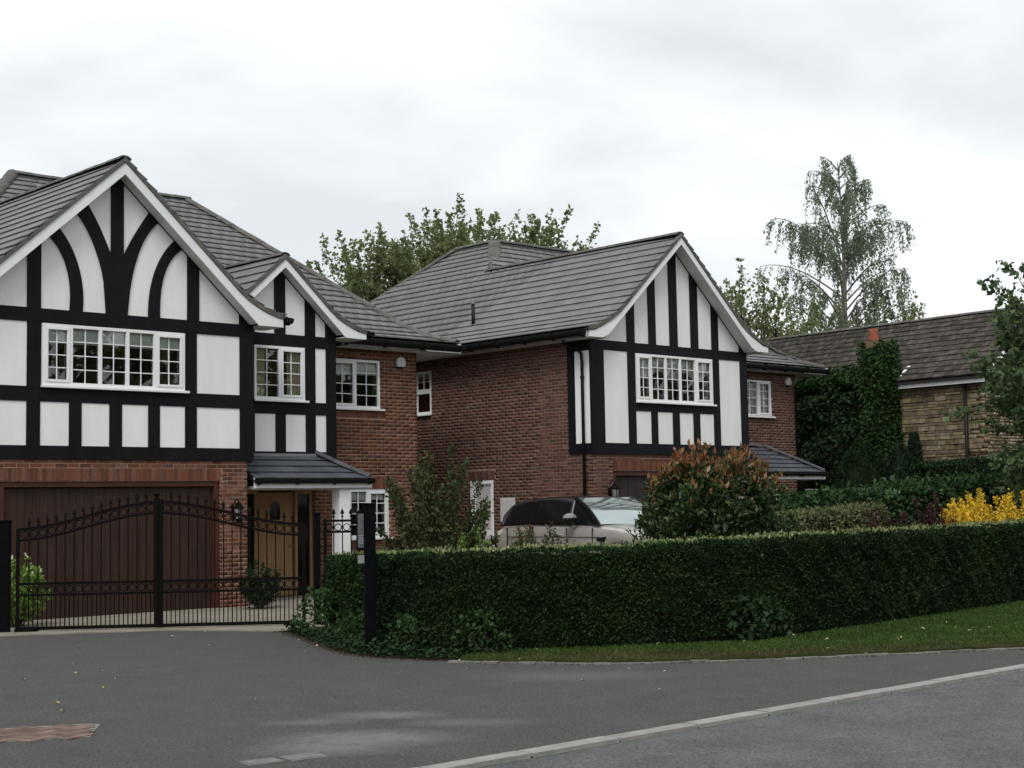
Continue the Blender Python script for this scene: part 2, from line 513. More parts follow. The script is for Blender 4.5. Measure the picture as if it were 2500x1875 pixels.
def wall_cells(fc, u0, u1, z0, z1, holes, n0, n1, name, m, parent):
    us = sorted({u0, u1, *[h[0] for h in holes], *[h[1] for h in holes]}); us = [u for u in us if u0 <= u <= u1]
    zs = sorted({z0, z1, *[h[2] for h in holes], *[h[3] for h in holes]}); zs = [z for z in zs if z0 <= z <= z1]
    mb = MB()
    for a, b in zip(us[:-1], us[1:]):
        for c, d in zip(zs[:-1], zs[1:]):
            mu, mz = (a + b) / 2, (c + d) / 2
            if any(h[0] < mu < h[1] and h[2] < mz < h[3] for h in holes): continue
            fc.box(mb, a, b, n0, n1, c, d)
    return mb.build(name, m, parent)


def brickwork(fc, u0, u1, z0, z1, holes, zbase, seed=0):
    rr = random.Random(seed)
    out = []
    k0 = int(math.floor((z0 - zbase) / 0.075)); k1 = int(math.ceil((z1 - zbase) / 0.075))
    for k in range(k0, k1):
        za = max(z0, zbase + k * 0.075 + 0.006); zb = min(z1, zbase + k * 0.075 + 0.069)
        if zb - za < 0.02: continue
        mz = (za + zb) / 2
        cuts = sorted((h[0], h[1]) for h in holes if h[2] < mz < h[3])
        segs = []; cur = u0
        for a, b in cuts:
            if a > cur: segs.append((cur, min(a, u1)))
            cur = max(cur, b)
        if cur < u1: segs.append((cur, u1))
        off = 0.1125 * (k % 2)
        for a, b in segs:
            j = math.floor((a - off) / 0.225)
            while True:
                x0 = off + j * 0.225 + 0.006; x1 = x0 + 0.213; j += 1
                if x0 >= b: break
                x0c, x1c = max(x0, a), min(x1, b)
                if x1c - x0c < 0.03: continue
                pr = 0.003 + rr.uniform(-0.002, 0.002)
                out.append(fc.item(x0c, x1c, -0.03, pr, za, zb))
    return out


def soldiers(fc, u0, u1, z0, z1, seed=0):
    rr = random.Random(seed); out = []
    n = max(1, round((u1 - u0) / 0.075)); w = (u1 - u0) / n
    for i in range(n):
        out.append(fc.item(u0 + i * w + 0.005, u0 + (i + 1) * w - 0.005, -0.03, 0.007 + rr.uniform(-0.002, 0.003), z0 + 0.005, z1 - 0.005))
    return out


def window(fc, parent, u0, u1, z0, z1, lights, rows=4, cols=2, depth=0.05, sill=True, covering='blind', cov_frac=0.3, sill_over=0.07,
           opening=(), seed=0, room=True):
    """white casement window: frame mesh with panes, glazing bars, sill, blind and room as sub-parts"""
    rr = random.Random(seed)
    f = 0.055
    mb = MB()
    nf, nb = -depth + 0.045, -depth - 0.02
    fc.box(mb, u0, u1, nb, nf, z0, z0 + f); fc.box(mb, u0, u1, nb, nf, z1 - f, z1)
    fc.box(mb, u0, u0 + f, nb, nf, z0 + f, z1 - f); fc.box(mb, u1 - f, u1, nb, nf, z0 + f, z1 - f)
    edges = [u0] + list(lights) + [u1]
    for e in lights: fc.box(mb, e - 0.03, e + 0.03, nb, nf, z0 + f, z1 - f)
    cells = []
    for i in range(len(edges) - 1):
        a = edges[i] + (f if i == 0 else 0.03); b = edges[i + 1] - (f if i == len(edges) - 2 else 0.03)
        c, d = z0 + f, z1 - f
        if i in opening:
            g = 0.045
            for (q0, q1, r0, r1) in ((a, b, c, c + g), (a, b, d - g, d), (a, a + g, c + g, d - g), (b - g, b, c + g, d - g)):
                fc.box(mb, q0, q1, nf - 0.03, nf + 0.014, r0, r1)
            a, b, c, d = a + g, b - g, c + g, d - g
        cells.append((a, b, c, d))
    w = mb.build('window', 'upvc', parent, bevel=0.004)
    gb = 0.017
    ng = -depth + 0.0
    for (a, b, c, d) in cells:
        pw = (b - a - gb * (cols - 1)) / cols; ph = (d - c - gb * (rows - 1)) / rows
        for i in range(1, cols):
            x = a + i * pw + (i - 1) * gb
            bm = MB(); fc.box(bm, x, x + gb, ng - 0.01, ng + 0.012, c, d)
            bm.build('glazing_bar', 'upvc', w)
        for j in range(1, rows):
            y = c + j * ph + (j - 1) * gb
            bm = MB(); fc.box(bm, a, b, ng - 0.008, ng + 0.010, y, y + gb); bm.build('glazing_bar', 'upvc', w)
        for i in range(cols):
            for j in range(rows):
                x = a + i * (pw + gb); y = c + j * (ph + gb)
                t1, t2 = rr.gauss(0, 0.0022), rr.gauss(0, 0.0022)
                pm = MB()
                P = [fc.p(x, ng + t1, y), fc.p(x + pw, ng - t1 + t2, y), fc.p(x + pw, ng - t1 - t2, y + ph), fc.p(x, ng + t1 - t2, y + ph)]
                Q = [fc.p(x, ng - 0.004 + t1, y), fc.p(x + pw, ng - 0.004 - t1 + t2, y), fc.p(x + pw, ng - 0.004 - t1 - t2, y + ph), fc.p(x, ng - 0.004 + t1 - t2, y + ph)]
                pm.v = P; pm.f = [(0, 1, 2, 3)]
                pm.build('pane', 'glass', w)
    if sill:
        sm = MB(); fc.box(sm, u0 - 0.02, u1 + sill_over, -depth + 0.02, 0.075, z0 - 0.045, z0 - 0.002); sm.build('sill', 'upvc', w, bevel=0.006)
    if room:
        rm = MB()
        D = 2.2
        e = 0.25
        P = lambda u, n, z: fc.p(u, n, z)
        a, b, c, d = u0 - e, u1 + e, z0 - 0.6, z1 + 0.15
        # open box behind the glass
        for quad in ([P(a, -D, c), P(b, -D, c), P(b, -D, d), P(a, -D, d)], [P(a, -D, c), P(a, -depth - 0.03, c), P(b, -depth - 0.03, c), P(b, -D, c)],
                     [P(a, -D, d), P(b, -D, d), P(b, -depth - 0.03, d), P(a, -depth - 0.03, d)], [P(a, -D, c), P(a, -D, d), P(a, -depth - 0.03, d), P(a, -depth - 0.03, c)],
                     [P(b, -D, c), P(b, -depth - 0.03, c), P(b, -depth - 0.03, d), P(b, -D, d)]):
            n = len(rm.v); rm.v += quad; rm.f.append((n, n + 1, n + 2, n + 3))
        rm.build('room_lining', 'room', w)
    if covering == 'blind':
        for i, (a, b, c, d) in enumerate(cells):
            cm = MB(); zt = z1; zb = z1 - (z1 - z0) * (cov_frac + rr.uniform(-0.015, 0.015))
            k = 4
            for q in range(k):
                h0 = zt - (zt - zb) * q / k; h1 = zt - (zt - zb) * (q + 1) / k
                fc.box(cm, a - 0.02, b + 0.02, -depth - 0.075 - 0.01 * (q % 2), -depth - 0.06 + 0.008 * q, h1, h0)
            cm.build('blind', 'blind', w)
    if covering in ('curtain', 'lace'):
        spans = [(u0, u0 + (u1 - u0) * 0.28), (u1 - (u1 - u0) * 0.30, u1)] if covering == 'curtain' else [(u0, u1)]
        for (a, b) in spans:
            rows_ = []
            k = 26
            lo = z0 if covering == 'curtain' else z0 + (z1 - z0) * (1 - cov_frac)
            for h in (lo, z1):
                rows_.append([fc.p(a + (b - a) * i / k, -depth - 0.075 + 0.022 * math.sin(i * 1.9), h if h == z1 or covering == 'curtain' else h + 0.10 * math.cos((i / k) * math.pi * 6)) for i in range(k + 1)])
            MB().grid(rows_).build('curtain', covering, w, smooth=True)
    return w


# ridge / hip tile: a shallow arch along local x
_rv = []
for xx in (-.5, .5):
    for k in range(7):
        t = math.pi * k / 6
        _rv.append((xx, math.cos(t) * .5, math.sin(t) * .5))
    for k in range(7):
        t = math.pi * (6 - k) / 6
        _rv.append((xx, math.cos(t) * .4, math.sin(t) * .36))
RIDGE_V = np.array(_rv)
_rf = []
for k in range(14):
    k2 = (k + 1) % 14
    _rf.append((k, k2, 14 + k2, 14 + k))
for k in range(6):
    _rf.append((k, 13 - k, 12 - k, k + 1)); _rf.append((14 + k, 14 + k + 1, 14 + 12 - k, 14 + 13 - k))
RIDGE_F = np.array(_rf)


def ridge_items(p0, p1, width=0.26, height=0.15, length=0.45):
    p0 = np.array(p0, float); p1 = np.array(p1, float)
    d = p1 - p0; L = np.linalg.norm(d); n = max(1, round(L / length)); l = L / n; d /= L
    side = np.cross(d, [0, 0, 1.0]); side /= np.linalg.norm(side); up = np.cross(side, d)
    out = []
    for i in range(n):
        c = p0 + d * (i + 0.5) * l + up * random.uniform(-0.004, 0.004)
        out.append(item(d * (l - 0.012), side * width, up * height, c))
    return out


def slope(u_axis, in_axis, eave_o, prof, ulim, gauge=0.265, width=0.30, thick=0.02, seed=0):
    """tiles on a roof slope. prof: [(h, z)] from eave inwards; ulim(h)->(u0,u1). eave_o: point with u=0,h=0 (z ignored)"""
    rr = random.Random(seed)
    u_axis = np.array(u_axis, float); in_axis = np.array(in_axis, float); eo = np.array(eave_o, float)
    std, cut = [], []
    L = [0.0]
    for a, b in zip(prof[:-1], prof[1:]): L.append(L[-1] + math.hypot(b[0] - a[0], b[1] - a[1]))

    def at(s):
        for i in range(len(L) - 1):
            if s <= L[i + 1] or i == len(L) - 2:
                t = (s - L[i]) / (L[i + 1] - L[i])
                return prof[i][0] + t * (prof[i + 1][0] - prof[i][0]), prof[i][1] + t * (prof[i + 1][1] - prof[i][1])
    rows = int(L[-1] / gauge)
    g = L[-1] / rows
    for r in range(rows):
        s0, s1 = r * g, (r + 1) * g
        h0, z0 = at(s0); h1, z1 = at(s1)
        a0, b0 = ulim(h0); a1, b1 = ulim(h1)
        if b0 - a0 < 0.05 and b1 - a1 < 0.05: continue
        d2 = np.array([h1 - h0, z1 - z0]); dl = np.linalg.norm(d2); d2 /= dl
        S = in_axis * d2[0] + np.array([0, 0, 1.0]) * d2[1]
        Nn = -in_axis * d2[1] + np.array([0, 0, 1.0]) * d2[0]
        if Nn[2] < 0: Nn = -Nn
        lo, hi = min(a0, a1), max(b0, b1)
        off = (r % 2) * width / 2 + rr.uniform(-0.01, 0.01)
        k = math.floor((lo - off) / width)
        while True:
            u0 = off + k * width; u1 = u0 + width - 0.003; k += 1
            if u0 >= hi: break
            if u1 <= lo: continue
            lift = 0.033 + rr.uniform(-0.002, 0.002)
            inside = u0 >= max(a0, a1) - 1e-6 and u1 <= min(b0, b1) + 1e-6
            if inside:
                ext = 0.05
                base = eo + u_axis * (u0 + u1) / 2 + in_axis * h0 + np.array([0, 0, z0 - eo[2]])
                # tile tilts: its lower edge sits on the row below
                St = S * (dl + ext) - Nn * lift
                c = base + St / 2 + Nn * (lift + thick / 2 - 0.006)
                stn = np.linalg.norm(St); Nt = np.cross(u_axis, St / stn)
                if Nt[2] < 0: Nt = -Nt
                std.append(item(u_axis * (u1 - u0), St, Nt * thick, c))
            else:
                l0, l1 = max(u0, a0), min(u1, b0); t0, t1 = max(u0, a1), min(u1, b1)
                if l1 <= l0 and t1 <= t0: continue
                if l1 < l0: l0 = l1 = (l0 + l1) / 2
                if t1 < t0: t0 = t1 = (t0 + t1) / 2
                pb = eo + in_axis * h0 + np.array([0, 0, z0 - eo[2]]); pt = eo + in_axis * h1 + np.array([0, 0, z1 - eo[2]])
                q = lambda p, u, n: p + u_axis * u + Nn * n
                cut.append([q(pb, l0, lift - 0.006), q(pb, l1, lift - 0.006), q(pt, t1, -0.006), q(pt, t0, -0.006),
                            q(pb, l0, lift + thick - 0.006), q(pb, l1, lift + thick - 0.006), q(pt, t1, thick - 0.006), q(pt, t0, thick - 0.006)])
    # deck under the tiles
    deck = MB()
    nseg = 14
    hs = sorted({p[0] for p in prof} | {prof[-1][0] * i / nseg for i in range(nseg + 1)})
    zs = np.interp(hs, [p[0] for p in prof], [p[1] for p in prof])
    A_, B_ = [], []
    for h, z in zip(hs, zs):
        a, b = ulim(h)
        pz = eo + in_axis * h; pz = np.array([pz[0], pz[1], z - 0.02])
        A_.append(pz + u_axis * a); B_.append(pz + u_axis * b)
    deck.strip(A_, B_, (0, 0, -0.05))
    return std, cut, deck


def add_roof(parent, slopes, m='roof_tile', ridges=(), vis=None, limit=300, ridge_m='ridge_tile'):
    """one roof part: deck mesh with tiles and ridge tiles as sub-parts"""
    deck = MB(); std = []; cut = []
    for s, c, d in slopes:
        std += s; cut += c
        n = len(deck.v); deck.v += d.v; deck.f += [tuple(n + i for i in f) for f in d.f]
    roof = deck.build('roof', 'roof_deck', parent)
    pieces('roof_tile', std, m, roof, limit, vis=vis)
    if cut:
        cb = MB()
        for P in cut: cb.hexa(P)
        o = cb.build('cut_tile', m, roof); o['kind'] = 'stuff'
    if ridges:
        pieces('ridge_tile', list(ridges), ridge_m, roof, 300, V=RIDGE_V, F=RIDGE_F)
    return roof


# ================================================================ SETTING
def sheet(name, pts, z, m, thick=0.0):
    mb = MB()
    if thick > 0:
        mb.poly_prism([(x, y, z - thick) for x, y in pts][::-1], (0, 0, thick))
    else:
        mb.v = [(x, y, z) for x, y in pts]; mb.f = [tuple(range(len(pts)))]
    return struct(mb.build(name, m))


sheet('ground', [(-400, -400), (600, -400), (600, 600), (-400, 600)], -0.30, 'land')
sheet('road', [(-60, -4.0), (140, -4.0), (140, 7.80), (-60, 7.80)], -0.030, 'asphalt', 0.2)
sheet('pavement', [(-60, 7.975), (140, 7.975), (140, 24.0), (-60, 24.0)], 0.0, 'asphalt', 0.2)

# road surface is a little bluer and coarser than the drive: own material
mat('road_asphalt', (0.086, 0.089, 0.092), 0.85, 0.3, 0.12, 1.6, bump=1.0, bscale=60, col2=(0.116, 0.119, 0.122), speck=0.45, sscale=42)
bpy.data.objects['road'].data.materials[0] = MATS['road_asphalt']

# kerb: dressed stones laid end to end
kerb = struct(MB().box(-20, 60, 7.81, 7.965, -0.2, -0.022).build('kerb', 'soil'))
its = []
x = -6.3
FXK = FX(7.76)
while x < 40:
    its.append(FX(7.80).item(x + 0.013, x + 0.901, -0.170, 0.0 + random.uniform(-0.006, 0.006), -0.15, 0.004 + random.uniform(-0.005, 0.005)))
    x += 0.914
pieces('kerb_stone', its, 'kerb_stone', kerb)

# dusty pale patches and drain scars in the drive are part of its asphalt material
t = MATS['asphalt'].node_tree
b = t.nodes['Principled BSDF']
src = b.inputs['Base Color'].links[0].from_socket
geo = t.nodes.new('ShaderNodeNewGeometry')
cur = src
for (cx_, cy_, rx, ry, amt) in ((7.05, 9.3, 1.2, 0.7, .5), (6.55, 9.1, 0.9, 0.5, 0.4), (7.95, 10.2, 0.8, 0.4, 0.42), (7.3, 10.35, 0.7, 0.32, 0.28), (8.15, 9.3, 0.9, 0.38, 0.25),
                                (11.0, 11.0, 1.6, 0.8, 0.18)):
    mpn = t.nodes.new('ShaderNodeMapping'); mpn.vector_type = 'TEXTURE'
    mpn.inputs['Location'].default_value = (cx_, cy_, 0); mpn.inputs['Rotation'].default_value = (0, 0, math.radians(-43 + cx_ * 11 % 17 - 8))
    mpn.inputs['Scale'].default_value = (rx, ry, 50)
    t.links.new(geo.outputs['Position'], mpn.inputs[0])
    gr = t.nodes.new('ShaderNodeTexGradient'); gr.gradient_type = 'SPHERICAL'
    t.links.new(mpn.outputs[0], gr.inputs[0])
    nz = t.nodes.new('ShaderNodeTexNoise'); nz.inputs['Scale'].default_value = 5.0; nz.inputs['Detail'].default_value = 12; nz.inputs['Roughness'].default_value = 0.8
    t.links.new(geo.outputs['Position'], nz.inputs['Vector'])
    mu = t.nodes.new('ShaderNodeMath'); mu.operation = 'MULTIPLY'; t.links.new(gr.outputs[1], mu.inputs[0]); t.links.new(nz.outputs['Fac'], mu.inputs[1])
    mr = t.nodes.new('ShaderNodeMapRange'); mr.inputs[1].default_value = 0.12; mr.inputs[2].default_value = 0.40; mr.inputs[4].default_value = amt
    t.links.new(mu.outputs[0], mr.inputs[0])
    mx = t.nodes.new('ShaderNodeMix'); mx.data_type = 'RGBA'
    mx.inputs[7].default_value = (0.25, 0.247, 0.228, 1)
    t.links.new(mr.outputs[0], mx.inputs[0]); t.links.new(cur, mx.inputs[6])
    cur = mx.outputs[2]
t.links.new(cur, b.inputs['Base Color'])

# drive of pale concrete behind the gate
sheet('driveway', [(8.2, 22.15), (9.45, 21.2), (11.5, 20.0), (12.45, 18.35), (13.3, 18.1), (14.4, 18.6), (20.9, 19.4), (20.9, 25.5), (8.0, 25.5)], 0.018, 'concrete', 0.1)
# soil bed along the foot of the hedge
sheet('soil_bed', [(12.452, 18.448), (12.411, 18.371), (12.407, 18.272), (12.436, 18.21), (12.374, 18.151), (12.381, 18.063), (12.35, 17.971), (12.311, 17.912), (12.271, 17.817), (12.238, 17.778), (12.243, 17.71), (12.222, 17.621), (12.192, 17.589), (12.183, 17.498), (12.131, 17.406), (12.102, 17.335), (12.055, 17.341), (12.012, 17.268), (12.036, 17.175), (12.008, 17.125), (11.99, 17.04), (11.923, 16.964), (11.884, 16.908), (11.857, 16.864), (11.803, 16.749), (11.792, 16.659), (11.824, 16.583), (11.745, 16.557), (11.756, 16.456), (11.714, 16.415), (11.657, 16.348), (11.644, 16.269), (11.598, 16.233), (11.61, 16.103), (11.574, 16.108), (11.499, 16.025), (11.47, 15.986), (11.452, 15.877), (11.41, 15.808), (11.379, 15.724), (11.395, 15.633), (11.238, 15.604), (11.282, 15.546), (11.248, 15.465), (11.227, 15.421), (11.185, 15.325), (11.213, 15.278), (11.123, 15.251), (11.137, 15.12), (11.069, 15.073), (11.052, 14.977), (11.021, 14.909), (11.054, 14.83), (10.978, 14.775), (10.991, 14.699), (11.011, 14.606), (10.977, 14.539), (10.95, 14.485), (11.0, 14.404), (10.961, 14.321), (10.946, 14.236), (10.951, 14.161), (10.968, 14.075), (11.003, 14.041), (10.987, 13.919), (11.03, 13.924), (11.026, 13.819), (11.042, 13.774), (11.047, 13.712), (11.073, 13.64), (11.101, 13.535), (11.087, 13.445), (11.134, 13.395), (11.165, 13.285), (11.197, 13.252), (11.212, 13.15), (11.234, 13.108), (11.282, 13.0), (11.324, 12.955), (11.345, 12.939), (11.426, 12.842), (11.456, 12.815), (11.5, 12.75), (12.2, 12.4), (13.0, 12.2), (14.5, 11.9), (24, 12.4), (24, 15), (14.5, 15), (14.0, 19)], 0.014, 'soil', 0.1)
# grass verge in front of the hedge
GE = [(11.22, 13.0), (11.45, 12.45), (12.14, 11.44), (12.85, 10.85), (13.59, 10.3), (14.88, 9.55), (16.18, 8.82), (18, 8.45), (24, 8.3), (45, 8.3)]
HB = [(45, 13.2), (24, 12.5), (20.3, 12.1), (17, 11.75), (14.9, 11.5), (14.0, 12.0), (12.9, 12.75), (12.0, 13.25)]
verge = sheet('verge', GE + HB, 0.045, 'turf', 0.06)
# garden of the second house, a hand higher, behind the hedge
sheet('garden', [(14.9, 13.2), (24, 13.4), (60, 14.0), (60, 70), (21.2, 70), (21.2, 19.3), (15.0, 17.6)], 0.16, 'turf', 0.2)
sheet('parking_area', [(19.2, 16.4), (29.0, 15.6), (29.0, 22.4), (23.3, 22.4), (23.3, 30), (21.3, 30), (21.3, 19.4), (19.2, 18.8)], 0.172, 'concrete', 0.02)

# setts along the verge edge
edging = struct(MB().strip([(x, y, 0.0) for x, y in GE[:8]], [(x - 0.03, y - 0.03, 0.0) for x, y in GE[:8]], (0, 0, 0.008)).build('verge_edging', 'mortar_bed'))
its = []
P = [np.array(p) for p in GE[:8]]
acc = 0.0
for a, b in zip(P[:-1], P[1:]):
    L = np.linalg.norm(b - a); d = (b - a) / L; n = np.array([d[1], -d[0]])
    if n @ np.array([1, 1]) > 0: n = -n
    s = acc
    while s < L:
        c = a + d * s + n * (0.045 + random.uniform(-0.012, 0.012))
        tw = random.uniform(-0.08, 0.08)
        dd_ = np.array([d[0] * math.cos(tw) - d[1] * math.sin(tw), d[0] * math.sin(tw) + d[1] * math.cos(tw)])
        nn = np.array([-dd_[1], dd_[0]])
        its.append(item(np.array([*dd_, 0]) * 0.20, np.array([*nn, 0]) * 0.10, np.array([0, 0, 0.08]), np.array([*c, random.uniform(-0.028, -0.016)])))
        s += 0.212
    acc = s - L
pieces('sett', its, 'sett', edging)

# tactile crossing block paving at the left
TP = [np.array(p) for p in ((4.3, 12.60), (6.0, 11.72), (6.06, 11.62), (5.66, 11.02), (3.94, 11.88))]
tac = struct(MB().poly_prism([(x, y, 0.001) for x, y in TP][::-1], (0, 0, 0.004)).build('block_paving', 'sett'))


def in_poly(p, poly):
    c = False; j = len(poly) - 1
    for i in range(len(poly)):
        if (poly[i][1] > p[1]) != (poly[j][1] > p[1]) and p[0] < (poly[j][0] - poly[i][0]) * (p[1] - poly[i][1]) / (poly[j][1] - poly[i][1]) + poly[i][0]: c = not c
        j = i
    return c


its = []
du = np.array([1.70, -0.88]); du /= np.linalg.norm(du); ra_ = math.atan2(du[1], du[0]) + math.radians(45)
e1_ = np.array([math.cos(ra_), math.sin(ra_)]); e2_ = np.array([-e1_[1], e1_[0]]); tcn_ = np.array([5.0, 11.8]); un = 0.10
for i in range(-22, 23):
    for j in range(-22, 23):
        k = (i - j) % 4
        if k == 0: c = tcn_ + e1_ * (i + 1.0) * un + e2_ * (j + .5) * un; sx, sy = 2, 1
        elif k == 2: c = tcn_ + e1_ * (i + .5) * un + e2_ * (j + 0.0) * un; sx, sy = 1, 2
        else: continue
        if not in_poly(c, TP): continue
        its.append(item(np.array([*e1_, 0]) * (sx * un - .006), np.array([*e2_, 0]) * (sy * un - .006), np.array([0, 0, .02]), np.array([*c, .001 + random.uniform(-.002, .002)])))
pieces('paving_block', its, 'tactile', tac)
b_ = MATS['tactile']

# two pale inspection covers near the camera
for k, (cx_, cy_, a) in enumerate(((5.92, 8.99, -9), (6.24, 8.94, -9))):
    mb = MB(); ca, sa = math.cos(math.radians(a)), math.sin(math.radians(a))
    q = lambda u, v: (cx_ + u * ca - v * sa, cy_ + u * sa + v * ca)
    pts = [q(-.12, -.09), q(.12, -.09), q(.12, .09), q(-.12, .09)]
    mb.poly_prism([(*p, 0.002) for p in pts][::-1], (0, 0, 0.006))
    c_ = mb.build('inspection_cover', 'cover')
    tag(c_, ('pale rectangular inspection cover set in the drive, left of a pair' if k == 0 else 'pale rectangular inspection cover set in the drive, right of a pair'), 'cover', 'inspection covers in the drive')
    fr = MB().strip([(*q(-.145, -.115), .001), (*q(.145, -.115), .001), (*q(.145, .115), .001), (*q(-.145, .115), .001), (*q(-.145, -.115), .001)],
                    [(*q(-.12, -.09), .001), (*q(.12, -.09), .001), (*q(.12, .09), .001), (*q(-.12, .09), .001), (*q(-.12, -.09), .001)], (0, 0, .004)).build('cover_frame', 'sett')
    attach(fr, c_)


# ================================================================ HOUSES
def upvc_run(parent, name, m, box):
    return MB().box(*box).build(name, m, parent)


def gable_front(H, Y, cx, zi, zo, half_in, prof_out, z_end, z_in, ov, wall_half, z_beam, clip_left=None, dz=0.0):
    """bargeboards, soffits and white render triangle of a gable facing -Y.  prof_out: [(dx,z)] outer edge from apex to end"""
    tl = 0.9
    for sgn, nm in ((-1, 'bargeboard'), (1, 'bargeboard')):
        if clip_left is not None and sgn == -1:
            po = [p for p in prof_out if p[0] <= clip_left] + [(clip_left, zo - tl * clip_left)]
            A = [(cx + sgn * dx_, Y - ov, z) for dx_, z in po]
            Bq = [(cx + sgn * dx_, Y - ov, zi - tl * dx_) for dx_, z in po]
        else:
            A = [(cx + sgn * dx_, Y - ov, z) for dx_, z in prof_out]
            Bq = [(cx + sgn * dx_, Y - ov, max(z_in, zi - tl * dx_)) for dx_, z in prof_out]
        # refine where inner edge turns flat
        mb = MB().strip(A, Bq, (0, -0.025, 0))
        mb.build(nm, 'upvc', H, bevel=0.004)
        # soffit board under the verge, from board back to wall
        dmax = clip_left if (clip_left is not None and sgn == -1) else half_in
        s0 = (cx, Y, zi + 0.012); s1 = (cx + sgn * dmax, Y, zi - tl * dmax + 0.012)
        MB().strip([s0, s1], [(s0[0], Y - ov, s0[2]), (s1[0], Y - ov, s1[2])], (0, 0, 0.02)).build('verge_soffit', 'soffit', H)
        if not (clip_left is not None and sgn == -1):
            # boxed end of the eaves
            e = prof_out[-1][0]
            x0, x1 = sorted((cx + sgn * wall_half, cx + sgn * (e - 0.01)))
            MB().box(x0, x1, Y - ov, Y + 0.35, z_in + 0.0, z_in + 0.02).build('eaves_soffit', 'soffit', H)
        # verge tiles edge (dark undercloak line above the board)
        if clip_left is not None and sgn == -1: pv = po
        else: pv = prof_out
        A2 = [(cx + sgn * dx_, Y - ov - 0.045, z + 0.002) for dx_, z in pv]
        B2 = [(cx + sgn * dx_, Y - ov - 0.045, z + 0.085) for dx_, z in pv]
        MB().strip(A2, B2, (0, 0.12, 0)).build('verge', 'ridge_tile', H)
    # white render triangle
    d = wall_half
    if clip_left is None:
        tri = [(cx - d, Y + 0.03, z_beam), (cx + d, Y + 0.03, z_beam), (cx + d, Y + 0.03, zi - tl * d), (cx, Y + 0.03, zi), (cx - d, Y + 0.03, zi - tl * d)]
    else:
        tri = [(cx - clip_left, Y + 0.03, z_beam), (cx + d, Y + 0.03, z_beam), (cx + d, Y + 0.03, zi - tl * d), (cx, Y + 0.03, zi), (cx - clip_left, Y + 0.03, zi - tl * clip_left)]
    tri = [(x, y, max(z, z_beam + 0.001)) for x, y, z in tri]
    MB().poly_prism(tri, (0, 0.12, 0)).build('gable_render', 'render', H)


def timber(H, fc, u0, u1, z0, z1, n0=-0.035, n1=0.0):
    mb = MB(); fc.box(mb, u0, u1, n0, n1, z0, z1); return mb.build('timber', 'timber', H, bevel=0.004)


def timber_poly(H, pts, y0, dy=0.035):
    return MB().poly_prism([(x, y0, z) for x, z in pts], (0, dy, 0)).build('timber', 'timber', H)


def timber_curve(H, outer, inner, y0, dy=0.035, k=14):
    def dense(P):
        P = np.array(P); t = np.concatenate([[0], np.cumsum(np.linalg.norm(np.diff(P, axis=0), axis=1))]); t /= t[-1]
        # smooth: quadratic-ish resample through cubic fit
        cxp = np.polyfit(t, P[:, 0], min(3, len(P) - 1)); czp = np.polyfit(t, P[:, 1], min(3, len(P) - 1))
        s = np.linspace(0, 1, k)
        return [(np.polyval(cxp, q), y0, np.polyval(czp, q)) for q in s]
    return MB().strip(dense(outer), dense(inner), (0, dy, 0)).build('timber', 'timber', H)


def panel(H, fc, u0, u1, z0, z1, n=-0.018):
    mb = MB(); fc.box(mb, u0 - 0.01, u1 + 0.01, -0.08, n, z0 - 0.01, z1 + 0.01); return mb.build('render_panel', 'render', H)


def gutter_run(H, p0, p1, r=0.058, brackets=True, fascia_h=0.17, out=(0, -1, 0), soffit_to=None, zf=None, fm='upvc'):
    """black half round gutter with brackets, white fascia behind"""
    p0 = Vector(p0); p1 = Vector(p1); d = (p1 - p0).normalized(); o = Vector(out)
    mb = MB()
    # half-round trough as a thick arc
    A = []
    for q in (p0, p1):
        ring = []
        for k in range(9):
            t = math.pi * k / 8
            ring.append(q + o * (math.cos(t) * r) + Vector((0, 0, -math.sin(t) * r * 1.75)))
        for k in range(9):
            t = math.pi * (8 - k) / 8
            ring.append(q + o * (math.cos(t) * (r - .008)) + Vector((0, 0, -math.sin(t) * (r - .008) * 1.7)))
        A.append(ring)
    mb.grid([[*A[0], A[0][0]], [*A[1], A[1][0]]])
    mb.f.append(tuple(range(18))); mb.f.append(tuple(range(19 + 17, 18, -1)))
    g = mb.build('gutter', 'gutter', H)
    if brackets:
        L = (p1 - p0).length; n = max(2, int(L / 0.9))
        for i in range(n + 1):
            c = p0 + d * (0.08 + (L - 0.16) * i / n)
            bm = MB(); w = d * 0.02
            a = c - o * (r + 0.01); 
            pts = []
            for sgn in (-1, 1):
                for (qo, qz) in ((-r - .01, .02), (r + .008, .02), (r + .008, -.03), (0, -r * 1.75 - .02), (-r - .01, -r * 1.75 - .02)):
                    pts.append(c + w * sgn + o * qo + Vector((0, 0, qz)))
            k = len(bm.v); bm.v = [tuple(p) for p in pts]
            bm.f = [(4, 3, 2, 1, 0), (5, 6, 7, 8, 9)] + [(i2, (i2 + 1) % 5, 5 + (i2 + 1) % 5, 5 + i2) for i2 in range(5)]
            b2 = bm.build('gutter_bracket', 'gutter', g)
    # fascia
    f0 = p0 - o * (r + 0.012); f1 = p1 - o * (r + 0.012)
    zt, zb = 0.03, -fascia_h
    MB().strip([tuple(f0 + Vector((0, 0, zt))), tuple(f1 + Vector((0, 0, zt)))], [tuple(f0 + Vector((0, 0, zb))), tuple(f1 + Vector((0, 0, zb)))], tuple(-o * 0.02)).build('fascia', fm, H)
    if soffit_to is not None:
        s0 = f0 + Vector((0, 0, zb + 0.004)); s1 = f1 + Vector((0, 0, zb + 0.004))
        MB().strip([tuple(s0), tuple(s1)], [tuple(s0 - o * soffit_to), tuple(s1 - o * soffit_to)], (0, 0, 0.015)).build('eaves_soffit', 'soffit', H)
    return g


